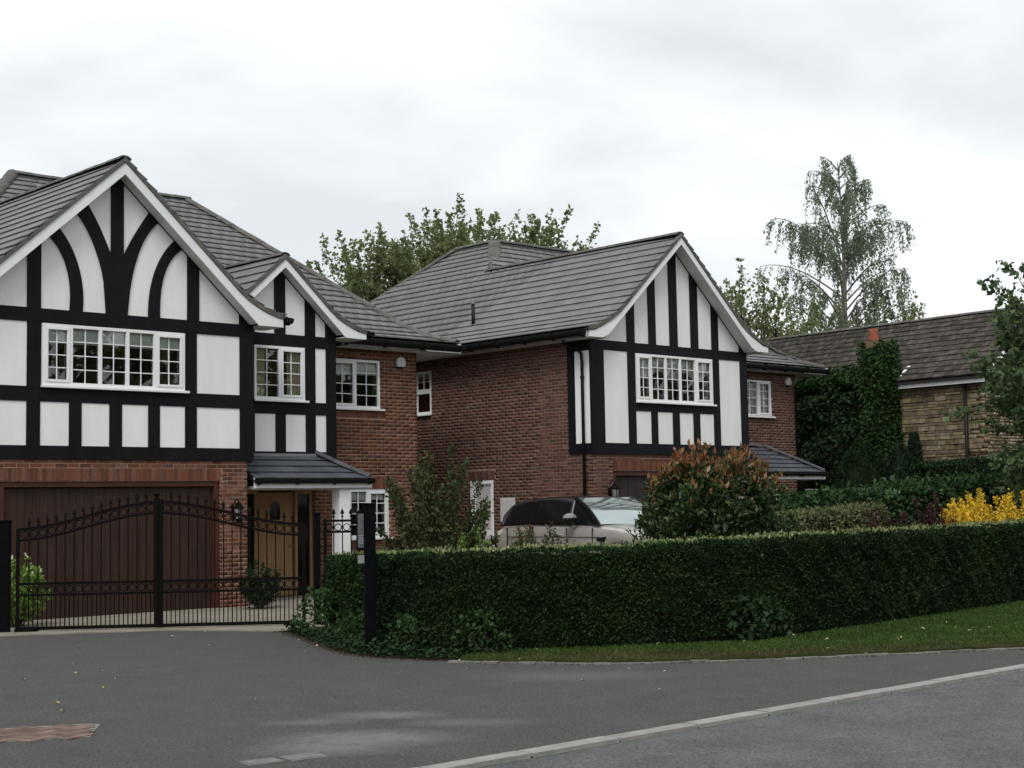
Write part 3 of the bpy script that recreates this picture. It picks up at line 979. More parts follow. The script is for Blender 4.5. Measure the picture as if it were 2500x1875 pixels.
def downpipe(H, pts, r=0.034, clips=()):
    g = MB().tube(pts, r, 10).build('downpipe', 'gutter', H, smooth=True)
    for (x, y, z) in clips:
        MB().lathe([(r + .012, -.025), (r + .012, .025)], (x, y, z), 10).build('pipe_clip', 'gutter', g)
    return g


def lantern(H, x, y, z, s=1.0):
    """wall lantern hung on a scroll bracket; y is the wall face"""
    mb = MB()
    mb.box(x - .04 * s, x + .04 * s, y - .02, y, z - .12 * s, z + .12 * s)
    mb.tube([(x, y - .01, z + .16 * s), (x, y - .06 * s, z + .24 * s), (x, y - .15 * s, z + .25 * s), (x, y - .17 * s, z + .2 * s)], .012 * s, 6)
    l = mb.build('wall_lantern', 'iron', H)
    c = (x, y - .17 * s, z)
    MB().lathe([(.03 * s, .20 * s), (.055 * s, .17 * s), (.12 * s, .09 * s), (.115 * s, .075 * s)], c, 6).build('lantern_roof', 'iron', l)
    MB().lathe([(.055 * s, -.14 * s), (.1 * s, .075 * s)], c, 6).build('lantern_glass', 'lamp_glass', l)
    fm = MB()
    for k in range(6):
        t = 2 * math.pi * k / 6
        fm.tube([(c[0] + .057 * s * math.cos(t), c[1] + .057 * s * math.sin(t), c[2] - .14 * s), (c[0] + .103 * s * math.cos(t), c[1] + .103 * s * math.sin(t), c[2] + .078 * s)], .008 * s, 4)
    fm.lathe([(.01 * s, -.22 * s), (.03 * s, -.18 * s), (.06 * s, -.14 * s), (.062 * s, -.12 * s)], c, 6)
    fm.build('lantern_frame', 'iron', l)
    return l


def alarm_box(H, x, y, z):
    mb = MB()
    pts = [(x - .13, z - .02), (x - .10, z - .11), (x + .10, z - .11), (x + .13, z - .02), (x + .09, z + .09), (x, z + .115), (x - .09, z + .09)]
    mb.poly_prism([(a, y, c) for a, c in pts][::-1], (0, -0.07, 0))
    o = mb.build('alarm_box', 'plastic_white', H, bevel=0.012)
    MB().poly_prism([(a, y - .003, c) for a, c in ((x - .10, z - .112), (x - .08, z - .135), (x + .08, z - .135), (x + .10, z - .112))][::-1], (0, -0.06, 0)).build('alarm_base', 'gutter', o)
    return o


# ---------------------------------------------------------------- house A (left)
HA = thing('timber_framed_house', 'brick house with black curved timbers in a big white gable, behind the iron gates', 'house', (15.0, 25.0, 0))
YA, YA1, YA2 = 23.6, 24.55, 25.4
cxA = 12.6
fA0 = FX(YA); fA1 = FX(YA1); fA2 = FX(YA2)
# brick body of the garage front
fAb = FX(YA + 0.035)
hA0 = [(10.50, 14.68, -1, 2.32)]
wA0 = wall_cells(fAb, 9.82, 15.27, 0.0, 2.70, hA0, -0.30, 0.0, 'wall', 'mortar_a', HA)
bk = brickwork(fAb, 9.82, 15.27, 0.0, 2.69, hA0 + [(10.50, 14.72, 2.3, 2.55)], 0.0, 1)
so = soldiers(fAb, 10.50, 14.71, 2.325, 2.55, 2)
# right wing
hA2 = [(18.45, 19.80, 3.90, 4.96), (18.95, 20.0, 1.15, 2.19), (16.30, 18.04, -1, 2.16)]
wA2 = wall_cells(fA2, 15.27, 20.80, 0.0, 5.30, hA2, -0.30, 0.0, 'wall', 'mortar_a', HA)
bk2 = brickwork(fA2, 15.27, 20.81, 0.0, 5.25, hA2 + [(18.3, 19.93, 3.68, 3.86), (18.9, 20.06, 2.18, 2.42), (18.88, 20.12, 0.96, 1.11)], 0.0, 3)
so2 = soldiers(fA2, 18.3, 19.93, 3.70, 3.85, 4) + soldiers(fA2, 18.9, 20.06, 2.195, 2.415, 5) + soldiers(fA2, 18.88, 20.12, 0.965, 1.105, 6)
visA = lambda px, py, c: (py < 1340) & ~((px < 540) & (py > 1175)) & ((px < 620) | (px > 825) | (py < 600))
pieces('brick', bk, 'brick_a', wA0, 90, vis=visA)
pieces('soldier_brick', so, 'soldier_brick', wA0, 56)
pieces('brick', bk2, 'brick_a', wA2, 210, vis=visA)
pieces('soldier_brick', so2, 'soldier_brick', wA2, 60)
# flank and back walls (unseen sides)
fl = MB(); fl.box(20.50, 20.79, YA2 + 0.01, 36.5, 0, 5.3); fl.box(9.9, 20.79, 36.2, 36.5, 0, 5.3); fl.box(9.9, 10.2, 23.95, 36.2, 0, 5.3); fl.box(15.0, 15.26, 23.95, 25.4, 0, 5.2)
fl.build('flank_wall', 'brick_a', HA)

# garage door of upright boards
gd = MB().box(10.60, 14.58, YA + 0.17, YA + 0.21, 0.02, 2.23).build('garage_door', 'garage_frame', HA)
n = 30; w_ = (14.58 - 10.60) / n
its = [fA0.item(10.60 + i * w_ + 0.0025, 10.60 + (i + 1) * w_ - 0.0025, -0.17, -0.145, 0.02, 2.23) for i in range(n)]
pieces('garage_board', its, 'garage_board', gd)
mb = MB(); mb.box(10.505, 10.60, YA + 0.06, YA + 0.16, 0.0, 2.318); mb.box(14.58, 14.675, YA + 0.06, YA + 0.16, 0.0, 2.318); mb.box(10.60, 14.58, YA + 0.06, YA + 0.16, 2.225, 2.318)
mb.build('garage_frame', 'garage_frame', HA, bevel=0.004)
MB().box(10.2, 15.0, YA + 0.25, YA + 0.3, 0, 2.6).build('garage_backing', 'roof_deck', HA)

# timber frame of the big gable
zb0, zb1, zm0, zm1, zu0, zu1 = 2.69, 2.92, 3.66, 3.91, 5.00, 5.235
xl, xr = 9.80, 15.40
timber(HA, fA0, xl, xr, zb0, zb1); timber(HA, fA0, xl, 11.19, zm0, zm1); timber(HA, fA0, 11.192, 13.948, zm0, zm1, -0.037, -0.002)
timber(HA, fA0, 13.95, xr, zm0, zm1); timber(HA, fA0, xl, xr, zu0, zu1, -0.035, 0.002)
MB().box(xl, xr, YA + 0.07, YA + 0.45, 2.62, 5.3).build('upper_wall', 'render', HA) if False else None
for (a, b) in ((10.95, 11.19), (13.95, 14.19), (15.10, 15.40), (9.80, 10.08)):
    timber(HA, fA0, a, b, zb1 + 0.001, zm0 - 0.001); timber(HA, fA0, a, b, zm1 + 0.001, zu0 - 0.001)
for (a, b) in ((11.71, 11.94), (12.46, 12.70), (13.21, 13.44)):
    timber(HA, fA0, a, b, zb1 + 0.001, zm0 - 0.001)
for (a, b) in ((10.08, 10.95), (11.19, 11.71), (11.94, 12.46), (12.70, 13.21), (13.44, 13.95), (14.19, 15.10)):
    panel(HA, fA0, a, b, zb1, zm0)
for (a, b) in ((10.08, 10.95), (14.19, 15.10)):
    panel(HA, fA0, a, b, zm1, zu0)
# upper wall behind, with the window opening
wall_cells(FX(YA + 0.085), xl, xr, 2.66, 5.30, [(11.2, 13.94, 3.92, 4.99)], -0.25, 0.0, 'upper_wall', 'timber', HA)
window(fA0, HA, 11.21, 13.93, 3.94, 4.985, [11.73, 12.275, 12.795, 13.335], covering='blind', cov_frac=0.29, opening=(0, 4), seed=3, depth=0.02)
# gable timbers
zi, zo = 7.675, 7.89
tz = lambda x: zi - 0.9 * abs(x - cxA)
for (a, b) in ((10.95, 11.19), (14.0, 14.24)):
    timber_poly(HA, [(a, zu1 + .001), (b, zu1 + .001), (b, tz(b) + .05), (a, tz(a) + .05)], YA)
timber_poly(HA, [(15.10, zu1 + .001), (15.40, zu1 + .001), (15.40, tz(15.38)), (15.10, tz(15.10))], YA)
timber_poly(HA, [(12.48, 6.2), (12.72, 6.2), (12.72, tz(12.72) + .1), (12.48, tz(12.48) + .1)], YA - 0.002)
# spreading Y brace: trunk with two curved arms
trunk_l = [(12.39, 5.236), (12.345, 5.85), (12.215, 6.29), (12.04, 6.66), (11.83, 6.93)]
trunk_r = [(12.80, 5.236), (12.845, 5.68), (12.935, 6.12), (13.105, 6.55), (13.40, 6.97)]
arm_l_in = [(12.48, 6.27), (12.36, 6.54), (12.19, 6.87), (12.03, 7.09)]
arm_r_in = [(12.72, 6.27), (12.88, 6.59), (13.06, 6.88), (13.22, 7.13)]
timber_poly(HA, [(12.39, 5.236), (12.80, 5.236), (12.845, 5.68), (12.90, 5.97), (12.955, 6.18), (12.72, 6.275), (12.48, 6.275), (12.25, 6.18), (12.31, 5.97), (12.345, 5.80)], YA)
timber_curve(HA, [(12.25, 6.17), (12.15, 6.43), (12.03, 6.67), (11.82, 6.95)], [(12.49, 6.26), (12.36, 6.54), (12.19, 6.87), (12.03, 7.12)], YA - 0.001)
timber_curve(HA, [(12.71, 6.26), (12.88, 6.59), (13.06, 6.88), (13.23, 7.13)], [(12.955, 6.17), (13.04, 6.42), (13.16, 6.66), (13.41, 6.96)], YA - 0.001)
timber_curve(HA, [(13.21, 5.236), (13.24, 5.67), (13.33, 6.04), (13.49, 6.37), (13.74, 6.67)], [(13.44, 5.236), (13.46, 5.71), (13.53, 6.03), (13.68, 6.32), (13.89, 6.52)], YA)
timber_curve(HA, [(11.95, 5.236), (11.92, 5.79), (11.84, 6.13), (11.69, 6.39), (11.50, 6.66)], [(11.71, 5.236), (11.71, 5.68), (11.65, 6.00), (11.52, 6.26), (11.32, 6.50)], YA)
profA = [(0, 7.89), (0.8, 7.17), (1.6, 6.45), (2.35, 5.775), (2.55, 5.63), (2.75, 5.525), (2.95, 5.44), (3.15, 5.38), (3.29, 5.355)]
gable_front(HA, YA, cxA, zi, zo, 2.72, profA, 5.19, 5.20, 0.25, 2.80, 5.1)

# bay with the small gable
cxB = 16.62
for (z0, z1) in ((2.69, 2.92), (zm0, zm1), (zu0 + .01, zu1 + .015)): timber(HA, fA1, 15.2, 18.0, z0, z1)
for (a, b) in ((17.75, 18.0), (17.25, 17.49)):
    timber(HA, fA1, a, b, 2.921, zm0 - .001); timber(HA, fA1, a, b, zm1 + .001, zu0 + .009)
timber(HA, fA1, 16.53, 16.77, 2.921, zm0 - .001); timber(HA, fA1, 15.6, 16.05, 2.921, zm0 - .001); timber(HA, fA1, 15.6, 16.06, zm1 + .001, zu0 + .009)
for (a, b) in ((16.05, 16.53), (16.77, 17.25), (17.49, 17.75)): panel(HA, fA1, a, b, 2.92, zm0)
panel(HA, fA1, 17.49, 17.75, zm1, zu0 + .01)
wall_cells(FX(YA1 + 0.085), 15.2, 18.0, 2.66, 5.35, [(16.0, 17.24, 3.92, 5.0)], -0.25, 0.0, 'upper_wall', 'timber', HA)
MB().box(15.27, 17.99, YA1 + 0.34, YA2 + 0.05, 2.66, 5.3).build('bay_core', 'room', HA) if False else None
MB().box(15.27, 17.98, YA1 + 0.02, YA2 - 0.005, 2.60, 2.665).build('bay_floor', 'soffit', HA)
window(fA1, HA, 16.02, 17.215, 3.94, 5.0, [16.62], covering='curtain', opening=(1,), seed=5, depth=0.02, room=True)
ziB, zoB = 6.55, 6.72
tzB = lambda x: ziB - 0.9 * abs(x - cxB)
timber_poly(HA, [(16.52, zu1 + .016), (16.77, zu1 + .016), (16.77, tzB(16.77) + .08), (16.52, tzB(16.52) + .08)], YA1)
timber_poly(HA, [(17.25, zu1 + .016), (17.49, zu1 + .016), (17.49, tzB(17.49) + .04), (17.25, tzB(17.25) + .04)], YA1)
timber_poly(HA, [(17.75, zu1 + .016), (18.0, zu1 + .016), (18.0, tzB(17.98) + .01), (17.75, tzB(17.75) + .02)], YA1)
timber_poly(HA, [(15.75, zu1 + .016), (16.05, zu1 + .016), (16.05, tzB(16.05) + .02), (15.75, tzB(15.75) + .02)], YA1)
profB = [(0, 6.72), (0.5, 6.27), (1.05, 5.775), (1.25, 5.62), (1.45, 5.515), (1.65, 5.43), (1.85, 5.37), (1.98, 5.35)]
gable_front(HA, YA1, cxB, ziB, zoB, 1.40, profB, 5.23, 5.235, 0.22, 1.38, 5.15, clip_left=0.98)

# windows of the brick wing
window(fA2, HA, 18.46, 19.80, 3.905, 4.955, [19.14], covering='blind', cov_frac=0.32, opening=(0,), seed=7, depth=0.06)
window(fA2, HA, 18.95, 20.0, 1.155, 2.185, [19.44], covering='blind', cov_frac=0.22, opening=(1,), seed=8, depth=0.06)
alarm_box(HA, 20.33, YA2 - 0.012, 4.95)
# front door with side lights
dr = MB().box(16.70, 17.60, YA2 + 0.12, YA2 + 0.17, 0.03, 2.13).build('front_door', 'oak_door', HA)
its = [fA2.item(16.72 + i * 0.1095, 16.72 + (i + 1) * 0.1095 - 0.006, -0.118, -0.105, 0.05, 1.28) for i in range(8)]
pieces('door_board', its, 'oak_door', dr)
arch = [(17.03, 1.58)] + [(17.15 + .115 * math.cos(t), 1.84 + .115 * math.sin(t)) for t in np.linspace(math.pi, 0, 9)] + [(17.27, 1.58)]
MB().poly_prism([(x, YA2 + .118, z) for x, z in arch], (0, -0.006, 0)).build('door_light', 'car_glass', dr)
MB().lathe([(.02, 0), (.03, .01), (.03, .05), (.0, .06)], (17.52, YA2 + .05, 1.05), 10, 'y').build('door_knob', 'alloy', dr)
mb = MB(); mb.box(16.62, 16.70, YA2 + .06, YA2 + .15, 0, 2.16); mb.box(17.60, 17.66, YA2 + .06, YA2 + .15, 0, 2.16); mb.box(17.97, 18.035, YA2 + .06, YA2 + .15, 0, 2.16); mb.box(16.30, 16.36, YA2 + .06, YA2 + .15, 0, 2.16); mb.box(16.36, 16.62, YA2 + .06, YA2 + .15, 2.10, 2.16); mb.box(17.66, 17.97, YA2 + .06, YA2 + .15, 2.10, 2.16)
mb.build('door_frame', 'oak_door', HA)
MB().box(16.36, 16.62, YA2 + .1, YA2 + .11, 0.03, 2.1).build('side_light', 'car_glass', HA)
MB().box(17.66, 17.97, YA2 + .1, YA2 + .11, 0.03, 2.1).build('side_light', 'car_glass', HA)
MB().box(16.2, 18.1, YA2 + .2, YA2 + .25, 0, 2.2).build('hall_backing', 'roof_deck', HA)

# porch: hipped lean-to on a white post
pe, pz, pt, ptz = 23.62, 2.34, 24.52, 2.84
pprof = [(0, pz), (pt - pe, ptz)]
por = slope((1, 0, 0), (0, 1, 0), (0, pe, 0), pprof, lambda h: (15.44, 18.18 - h * 0.86), gauge=0.21, width=0.3, seed=11)
por2 = slope((0, 1, 0), (-1, 0, 0), (18.18, 0, 0), [(0, pz), (0.774, ptz)], lambda h: (pe + h * 1.163, 25.38), gauge=0.21, seed=12)
porch = add_roof(HA, [por, por2], 'porch_tile', ridge_items((18.14, pe + .04, pz + .05), (17.42, pt - .03, ptz + .05), 0.17, 0.13, 0.4), limit=80, ridge_m='porch_tile')
MB().box(15.44, 17.42, pt - 0.10, pt + 0.025, ptz - 0.02, ptz + 0.035).build('flashing', 'lead', porch)
gutter_run(HA, (15.44, pe - 0.03, pz + 0.015), (18.2, pe - 0.03, pz + 0.015), 0.05, fascia_h=0.19, soffit_to=0.9)
MB().box(15.44, 18.05, pe + 0.06, YA2 - 0.002, pz - 0.14, pz - 0.12).build('porch_ceiling', 'soffit', HA)
MB().box(17.44, 17.70, 23.70, 23.96, 0.0, pz - 0.145).build('porch_post', 'upvc', HA, bevel=0.006)
lantern(HA, 14.97, YA + 0.02, 1.74, 0.95)

# roofs of house A
zr = 7.985
profT = [(0, 5.42), (0.22, 5.45), (0.54, 5.565), (0.94, 5.80), (3.36, zr - 0.03)]
right = slope((0, 1, 0), (-1, 0, 0), (cxA + 3.36, 0, 0), profT, lambda h: (23.31, 23.31 + max(0.9, 1.9 + h * 1.25)), seed=21)
crown = (14.03, 31.05, 9.27); crR = (18.46, 31.05, 9.24)


def limL(h):
    if h <= 3.36: return (23.31, 37.0 - h * 0.3)
    return (29.2 + (h - 3.36) * 1.25, 36.0)


left = slope((0, 1, 0), (1, 0, 0), (cxA - 3.36, 0, 0), profT[:-1] + [(3.36, zr - .03), (crown[0] - cxA + 3.36, crown[2] - .05)], limL, seed=22)
fz = [(0, 5.40), (0.3, 5.46), (0.65, 5.60), (1.10, 5.84), (6.0, crown[2] - .05)]
front = slope((1, 0, 0), (0, 1, 0), (0, 25.05, 0), fz, lambda h: (12.7 + max(0, (h - 4.2)) * 0.73 if h > 4.2 else 14.2, 21.78 - h * (21.78 - crR[0]) / 6.0), seed=23)
hip_r = slope((0, 1, 0), (-1, 0, 0), (21.78, 0, 0), [(0, 5.40), (0.6, 5.84), (3.38, crown[2] - .05)], lambda h: (25.05 + h * 6.0 / 3.38, 37.0), seed=24)
b_right = slope((0, 1, 0), (-1, 0, 0), (cxB + 2.05, 0, 0), [(0, 5.41), (0.3, 5.46), (0.62, 5.60), (0.98, 5.83), (2.05, 6.80)], lambda h: (24.30, 25.1 + h * 1.0), gauge=0.25, seed=25)
b_left = slope((0, 1, 0), (1, 0, 0), (cxB - 2.05, 0, 0), [(0.95, 5.80), (2.05, 6.80)], lambda h: (24.30, 27.4), gauge=0.25, seed=26)
rid = ridge_items((cxA, 23.33, zr - .045), (cxA, 29.3, zr - .045)) + ridge_items(crown, crR, 0.26, 0.16) + ridge_items((12.66, 29.35, 8.03), crown, 0.26, 0.2)
rid += ridge_items((cxB, 24.31, 6.79), (cxB, 27.4, 6.79), 0.24, 0.14)
hp = [(21.74, 25.08, 5.43), (21.42, 25.70, 5.60), (21.16, 26.15, 5.83), (18.40, 31.0, 9.21)]
for a, b2 in zip(hp[:-1], hp[1:]): rid += ridge_items(a, b2, 0.32, 0.15)
roofA = add_roof(HA, [left, front, right, b_left, b_right, hip_r], ridges=rid, vis=lambda px, py, c: (px > -40) & (c[:, 0] < 21.5))
MB().poly_prism([(14.0, 31.0, 9.2), (18.4, 31.0, 9.2), (18.4, 32.6, 9.2), (14.0, 32.6, 9.2)], (0, 0, 0.05)).build('crown_flat', 'lead', roofA)
# eaves of the wing and stub ends of the gable gutters
gutter_run(HA, (18.55, 25.0, 5.35), (21.80, 25.0, 5.35), 0.074, fascia_h=0.175, soffit_to=0.42)
gutter_run(HA, (21.84, 24.98, 5.375), (21.84, 32.0, 5.375), 0.062, fascia_h=0.19, out=(1, 0, 0), brackets=False, soffit_to=1.0)
gutter_run(HA, (cxA + 3.42, 23.25, 5.375), (cxA + 3.42, 24.35, 5.375), 0.062, out=(1, 0, 0), fascia_h=0.08, fm='gutter')
gutter_run(HA, (cxB + 2.10, 24.25, 5.385), (cxB + 2.10, 24.95, 5.385), 0.06, out=(1, 0, 0), fascia_h=0.08, fm='gutter')

# ---------------------------------------------------------------- house B (right)
ZB = 0.17
HB_ = thing('timber_framed_house', 'brick house with straight black timbers in its white gable, behind the parked car', 'house', (28.0, 26.0, ZB))
YB, YB2, XB = 22.5, 25.4, 23.35
cxH = 26.12
fB0 = FX(YB); fBb = FX(YB + 0.035); fB2 = FX(YB2); fBs = FY(XB); fBst = FY(XB - 0.012)
hs_ = [(27.93, 28.62, 4.05, 5.12), (25.73, 26.55, -1, 2.38)]
wBs = wall_cells(fBs, 22.54, 35.6, ZB, 5.46, hs_, -0.30, 0.0, 'wall', 'mortar_b_shaded', HB_)
bks = brickwork(fBs, 22.53, 35.6, ZB, 5.42, hs_ + [(25.68, 26.6, 2.36, 2.61), (27.9, 28.65, 3.83, 3.99)], ZB, 31)
sos = soldiers(fBs, 25.68, 26.6, 2.385, 2.605, 32) + soldiers(fBs, 27.9, 28.65, 3.84, 3.985, 33)
hB0 = [(24.02, 28.20, -1, 2.50)]
wB0 = wall_cells(fBb, 23.36, 28.80, ZB, 2.88, hB0, -0.30, 0.0, 'wall', 'mortar_b_shaded', HB_)
bk0 = brickwork(fBb, 23.36, 28.80, ZB, 2.86, hB0 + [(24.02, 28.2, 2.4, 2.74)], ZB, 34)
so0 = soldiers(fBb, 24.02, 28.2, 2.51, 2.735, 35)
hB2 = [(32.3, 33.62, 4.12, 5.13)]
wB2 = wall_cells(fB2, 28.80, 34.70, ZB, 5.46, hB2, -0.30, 0.0, 'wall', 'mortar_b_shaded', HB_)
bk2b = brickwork(fB2, 28.80, 34.71, ZB, 5.42, hB2, ZB, 36)
visB = lambda px, py, c: ((py < 1215) & (px > 1018) & (px < 1950) & ~((px > 1390) & (px < 1450) & (py < 1110)) & ~((px > 1560) & (px < 1700) & (py > 1100)))
pieces('brick', bks, 'brick_b_shaded', wBs, 225, vis=visB)
pieces('soldier_brick', sos, 'brick_b_shaded', wBs, 21)
pieces('brick', bk0, 'brick_b_shaded', wB0, 45, vis=visB)
pieces('soldier_brick', so0, 'soldier_brick', wB0, 56)
pieces('brick', bk2b, 'brick_b_shaded', wB2, 30, vis=visB)
fl = MB(); fl.box(34.4, 34.69, YB2 + .01, 35.6, ZB, 5.4); fl.box(23.4, 34.69, 35.6, 35.9, ZB, 5.4); fl.box(28.5, 28.79, 22.86, 25.4, ZB, 5.4)
fl.build('flank_wall', 'brick_b_shaded', HB_)
# timber frame
c0, c1, d0, d1, e0, e1 = 2.87, 3.115, 3.85, 4.05, 5.17, 5.385
timber(HB_, fB0, 23.34, 28.82, c0, c1); timber(HB_, fB0, 23.34, 28.82, e0, e1, -0.035, 0.002)
timber(HB_, fB0, 24.79, 27.52, d0, d1 - .02)
for (a, b) in ((23.34, 23.77), (24.54, 24.79), (27.52, 27.76), (28.55, 28.82)): timber(HB_, fB0, a, b, c1 + .001, e0 - .001)
for (a, b) in ((25.30, 25.52), (26.04, 26.28), (26.77, 27.01)): timber(HB_, fB0, a, b, c1 + .001, d0 - .001)
for (a, b) in ((24.79, 25.30), (25.52, 26.04), (26.28, 26.77), (27.01, 27.52)): panel(HB_, fB0, a, b, c1, d0)
for (a, b) in ((23.77, 24.54), (27.76, 28.55)): panel(HB_, fB0, a, b, c1, e0)
wall_cells(FX(YB + 0.085), 23.36, 28.80, 2.84, 5.45, [(24.78, 27.5, 4.04, 5.16)], -0.2, 0.0, 'upper_wall', 'timber', HB_)
window(fB0, HB_, 24.80, 27.48, 4.075, 5.15, [25.305, 25.81, 26.32, 26.87], covering='lace', cov_frac=0.42, opening=(0, 4), seed=13, depth=0.02)
ziH, zoH = 7.725, 7.895
tzH = lambda x: ziH - 0.9 * abs(x - cxH)
for (a, b) in ((24.55, 24.80), (25.28, 25.52), (26.01, 26.28), (26.76, 27.02), (27.52, 27.76), (28.55, 28.82)):
    timber_poly(HB_, [(a, e1 + .001), (b, e1 + .001), (b, max(e1 + .01, tzH(b) + .03)), (a, tzH(a) + .03)], YB)
profH = [(0, 7.895), (0.7, 7.265), (1.4, 6.635), (2.1, 6.005), (2.3, 5.86), (2.5, 5.75), (2.7, 5.66), (2.95, 5.565), (3.14, 5.525)]
gable_front(HB_, YB, cxH, ziH, zoH, 2.62, profH, 5.385, 5.385, 0.30, 2.70, 5.3)
# return panel on the side wall
timber(HB_, fBst, 22.47, 23.20, c0 + .01, c1 - .01, -0.02, 0.022); timber(HB_, fBst, 22.47, 23.20, 5.14, 5.385, -0.02, 0.022)
timber(HB_, fBst, 22.98, 23.20, c1 - .009, 5.139, -0.02, 0.022); timber(HB_, fBst, 22.462, 22.52, c1 - .009, 5.139, -0.02, 0.022)
mb = MB(); fBst.box(mb, 22.51, 22.99, -0.02, 0.006, c1 - .02, 5.15); mb.build('render_panel', 'render', HB_)
# rainwater pipe down the corner
px_ = XB - 0.075
downpipe(HB_, [(22.98, 22.98, 5.40), (23.02, 22.98, 5.30), (px_, 22.86, 5.20), (px_, 22.72, 5.08), (px_, 22.70, 4.9), (px_, 22.70, 0.2)], 0.036, [(px_, 22.70, 4.55), (px_, 22.70, 3.1), (px_, 22.70, 1.6)])
# side window with an upper sash and a dark lower light
window(fBs, HB_, 27.95, 28.60, 4.62, 5.11, [], rows=2, cols=2, covering='lace', cov_frac=0.5, sill=False, seed=15, depth=0.05)
window(fBs, HB_, 27.95, 28.60, 4.06, 4.618, [], rows=1, cols=1, covering=None, seed=16, depth=0.05, sill_over=0.02)
# side door and meter box
sd = MB().box(XB + .06, XB + .10, 25.80, 26.49, ZB + .02, 2.30).build('side_door', 'upvc', HB_)
mb = MB(); mb.box(XB - .005, XB + .09, 25.735, 25.815, ZB, 2.375); mb.box(XB - .005, XB + .09, 26.475, 26.545, ZB, 2.375); mb.box(XB - .005, XB + .09, 25.815, 26.475, 2.295, 2.375); mb.build('door_frame', 'upvc', sd, bevel=.004)
MB().box(XB + .045, XB + .058, 25.90, 26.40, 1.25, 2.20).build('door_panel', 'plastic_white', sd, bevel=.008)
MB().box(XB + .045, XB + .058, 25.90, 26.40, 0.35, 1.10).build('door_panel', 'plastic_white', sd, bevel=.008)
mt_ = MB().box(XB - .05, XB - .008, 24.98, 25.46, 1.40, 1.96).build('meter_box', 'plastic_white', HB_, bevel=.01)
MB().box(XB - .058, XB - .05, 25.02, 25.42, 1.44, 1.92).build('meter_box_door', 'plastic_white', mt_, bevel=.004)
# garage door
gd = MB().box(24.12, 28.10, YB + .17, YB + .21, ZB + .02, 2.40).build('garage_door', 'dark_garage', HB_)
n = 16; w_ = (28.10 - 24.12) / n
pieces('garage_board', [fB0.item(24.12 + i * w_ + .005, 24.12 + (i + 1) * w_ - .005, -.17, -.145, ZB + .02, 2.40) for i in range(n)], 'dark_garage', gd)
mb = MB(); mb.box(24.025, 24.12, YB + .06, YB + .16, ZB, 2.498); mb.box(28.10, 28.195, YB + .06, YB + .16, ZB, 2.498); mb.box(24.12, 28.10, YB + .06, YB + .16, 2.40, 2.498)
mb.build('garage_frame', 'garage_frame', HB_)
MB().box(23.7, 28.5, YB + .25, YB + .3, ZB, 2.8).build('garage_backing', 'roof_deck', HB_)
lantern(HB_, 23.87, YB + .02, 2.02, 1.0)
# wing
window(fB2, HB_, 32.32, 33.60, 4.125, 5.125, [33.02], rows=4, covering='lace', cov_frac=0.9, opening=(1,), seed=17, depth=0.06)
alarm_box(HB_, 34.32, YB2 - .012, 5.14)
downpipe(HB_, [(34.75, 24.98, 5.32), (34.75, 25.05, 5.22), (34.62, 25.33, 5.02), (34.62, 25.33, 0.2)], 0.036, [(34.62, 25.33, 3.6), (34.62, 25.33, 2.0)])
# porch of house B
pe, pz = 23.25, 2.49
po1 = slope((1, 0, 0), (0, 1, 0), (0, pe, 0), [(0, pz), (1.25, 3.20)], lambda h: (28.84, 33.0 - h * 0.9), gauge=0.22, seed=41)
po2 = slope((0, 1, 0), (-1, 0, 0), (33.0, 0, 0), [(0, pz), (1.12, 3.20)], lambda h: (pe + h * 1.1, 25.38), gauge=0.22, seed=42)
porchB = add_roof(HB_, [po1, po2], 'porch_tile', ridge_items((32.96, pe + .03, pz + .05), (31.9, 24.45, 3.25), .18, .13, .4) + ridge_items((28.86, 24.5, 3.24), (31.86, 24.5, 3.24), .18, .13, .4), limit=60, ridge_m='porch_tile')
gutter_run(HB_, (28.84, pe - .03, pz + .015), (33.02, pe - .03, pz + .015), 0.05, fascia_h=0.19, soffit_to=0.9)
MB().box(30.75, 31.0, 23.35, 23.60, ZB, pz - .145).build('porch_post', 'upvc', HB_, bevel=.006)
# roofs of house B
zr = 8.0
pT = [(0, 5.58), (0.25, 5.62), (0.55, 5.75), (1.02, 6.03), (3.19, zr - .03)]
cB = (27.45, 30.0, 9.05)


def limLB(h):
    u0 = 22.16 if h <= 3.19 else 28.87 + (h - 3.19) * 0.86
    return (u0, 36.1 - h)


leftB = slope((0, 1, 0), (1, 0, 0), (cxH - 3.19, 0, 0), pT[:-1] + [(3.19, zr - .03), (cB[0] - cxH + 3.19, cB[2] - .05)], limLB, seed=51)
rightB = slope((0, 1, 0), (-1, 0, 0), (cxH + 3.19, 0, 0), pT, lambda h: (22.16, 25.0 + h * 1.2), seed=52)
fzB = [(0, 5.55), (0.3, 5.60), (0.65, 5.74), (1.10, 5.97), (4.95, cB[2] - .05)]
frontB = slope((1, 0, 0), (0, 1, 0), (0, 25.05, 0), fzB, lambda h: (26.2 + max(0, h - 3.75) * 1.04 if h > 3.6 else 27.6, 35.75 - h * 0.86), seed=53)
hipB = slope((0, 1, 0), (-1, 0, 0), (35.75, 0, 0), [(0, 5.55), (0.7, 5.93), (4.25, cB[2] - .05)], lambda h: (25.05 + h * 1.163, 36.0), seed=54)
cBr = (35.75 - 4.25, 30.0, 9.05)
rid = ridge_items((cxH, 22.18, zr - .045), (cxH, 28.9, zr - .045)) + ridge_items(cB, cBr, .26, .16) + ridge_items(cB, (27.45, 31.6, 9.05), .26, .16) + ridge_items((26.38, 28.92, 8.03), (27.40, 29.98, 9.03), .34, .16)
hb = [(23.0, 36.05, 5.62), (23.95, 35.1, 6.03), (27.41, 31.64, 9.02)]
for a, b2 in zip(hb[:-1], hb[1:]): rid += ridge_items(a, b2, .24, .18)
hb = [(35.70, 25.09, 5.58), (35.2, 25.70, 5.74), (34.80, 26.15, 5.96), (31.50, 29.95, 9.0)]
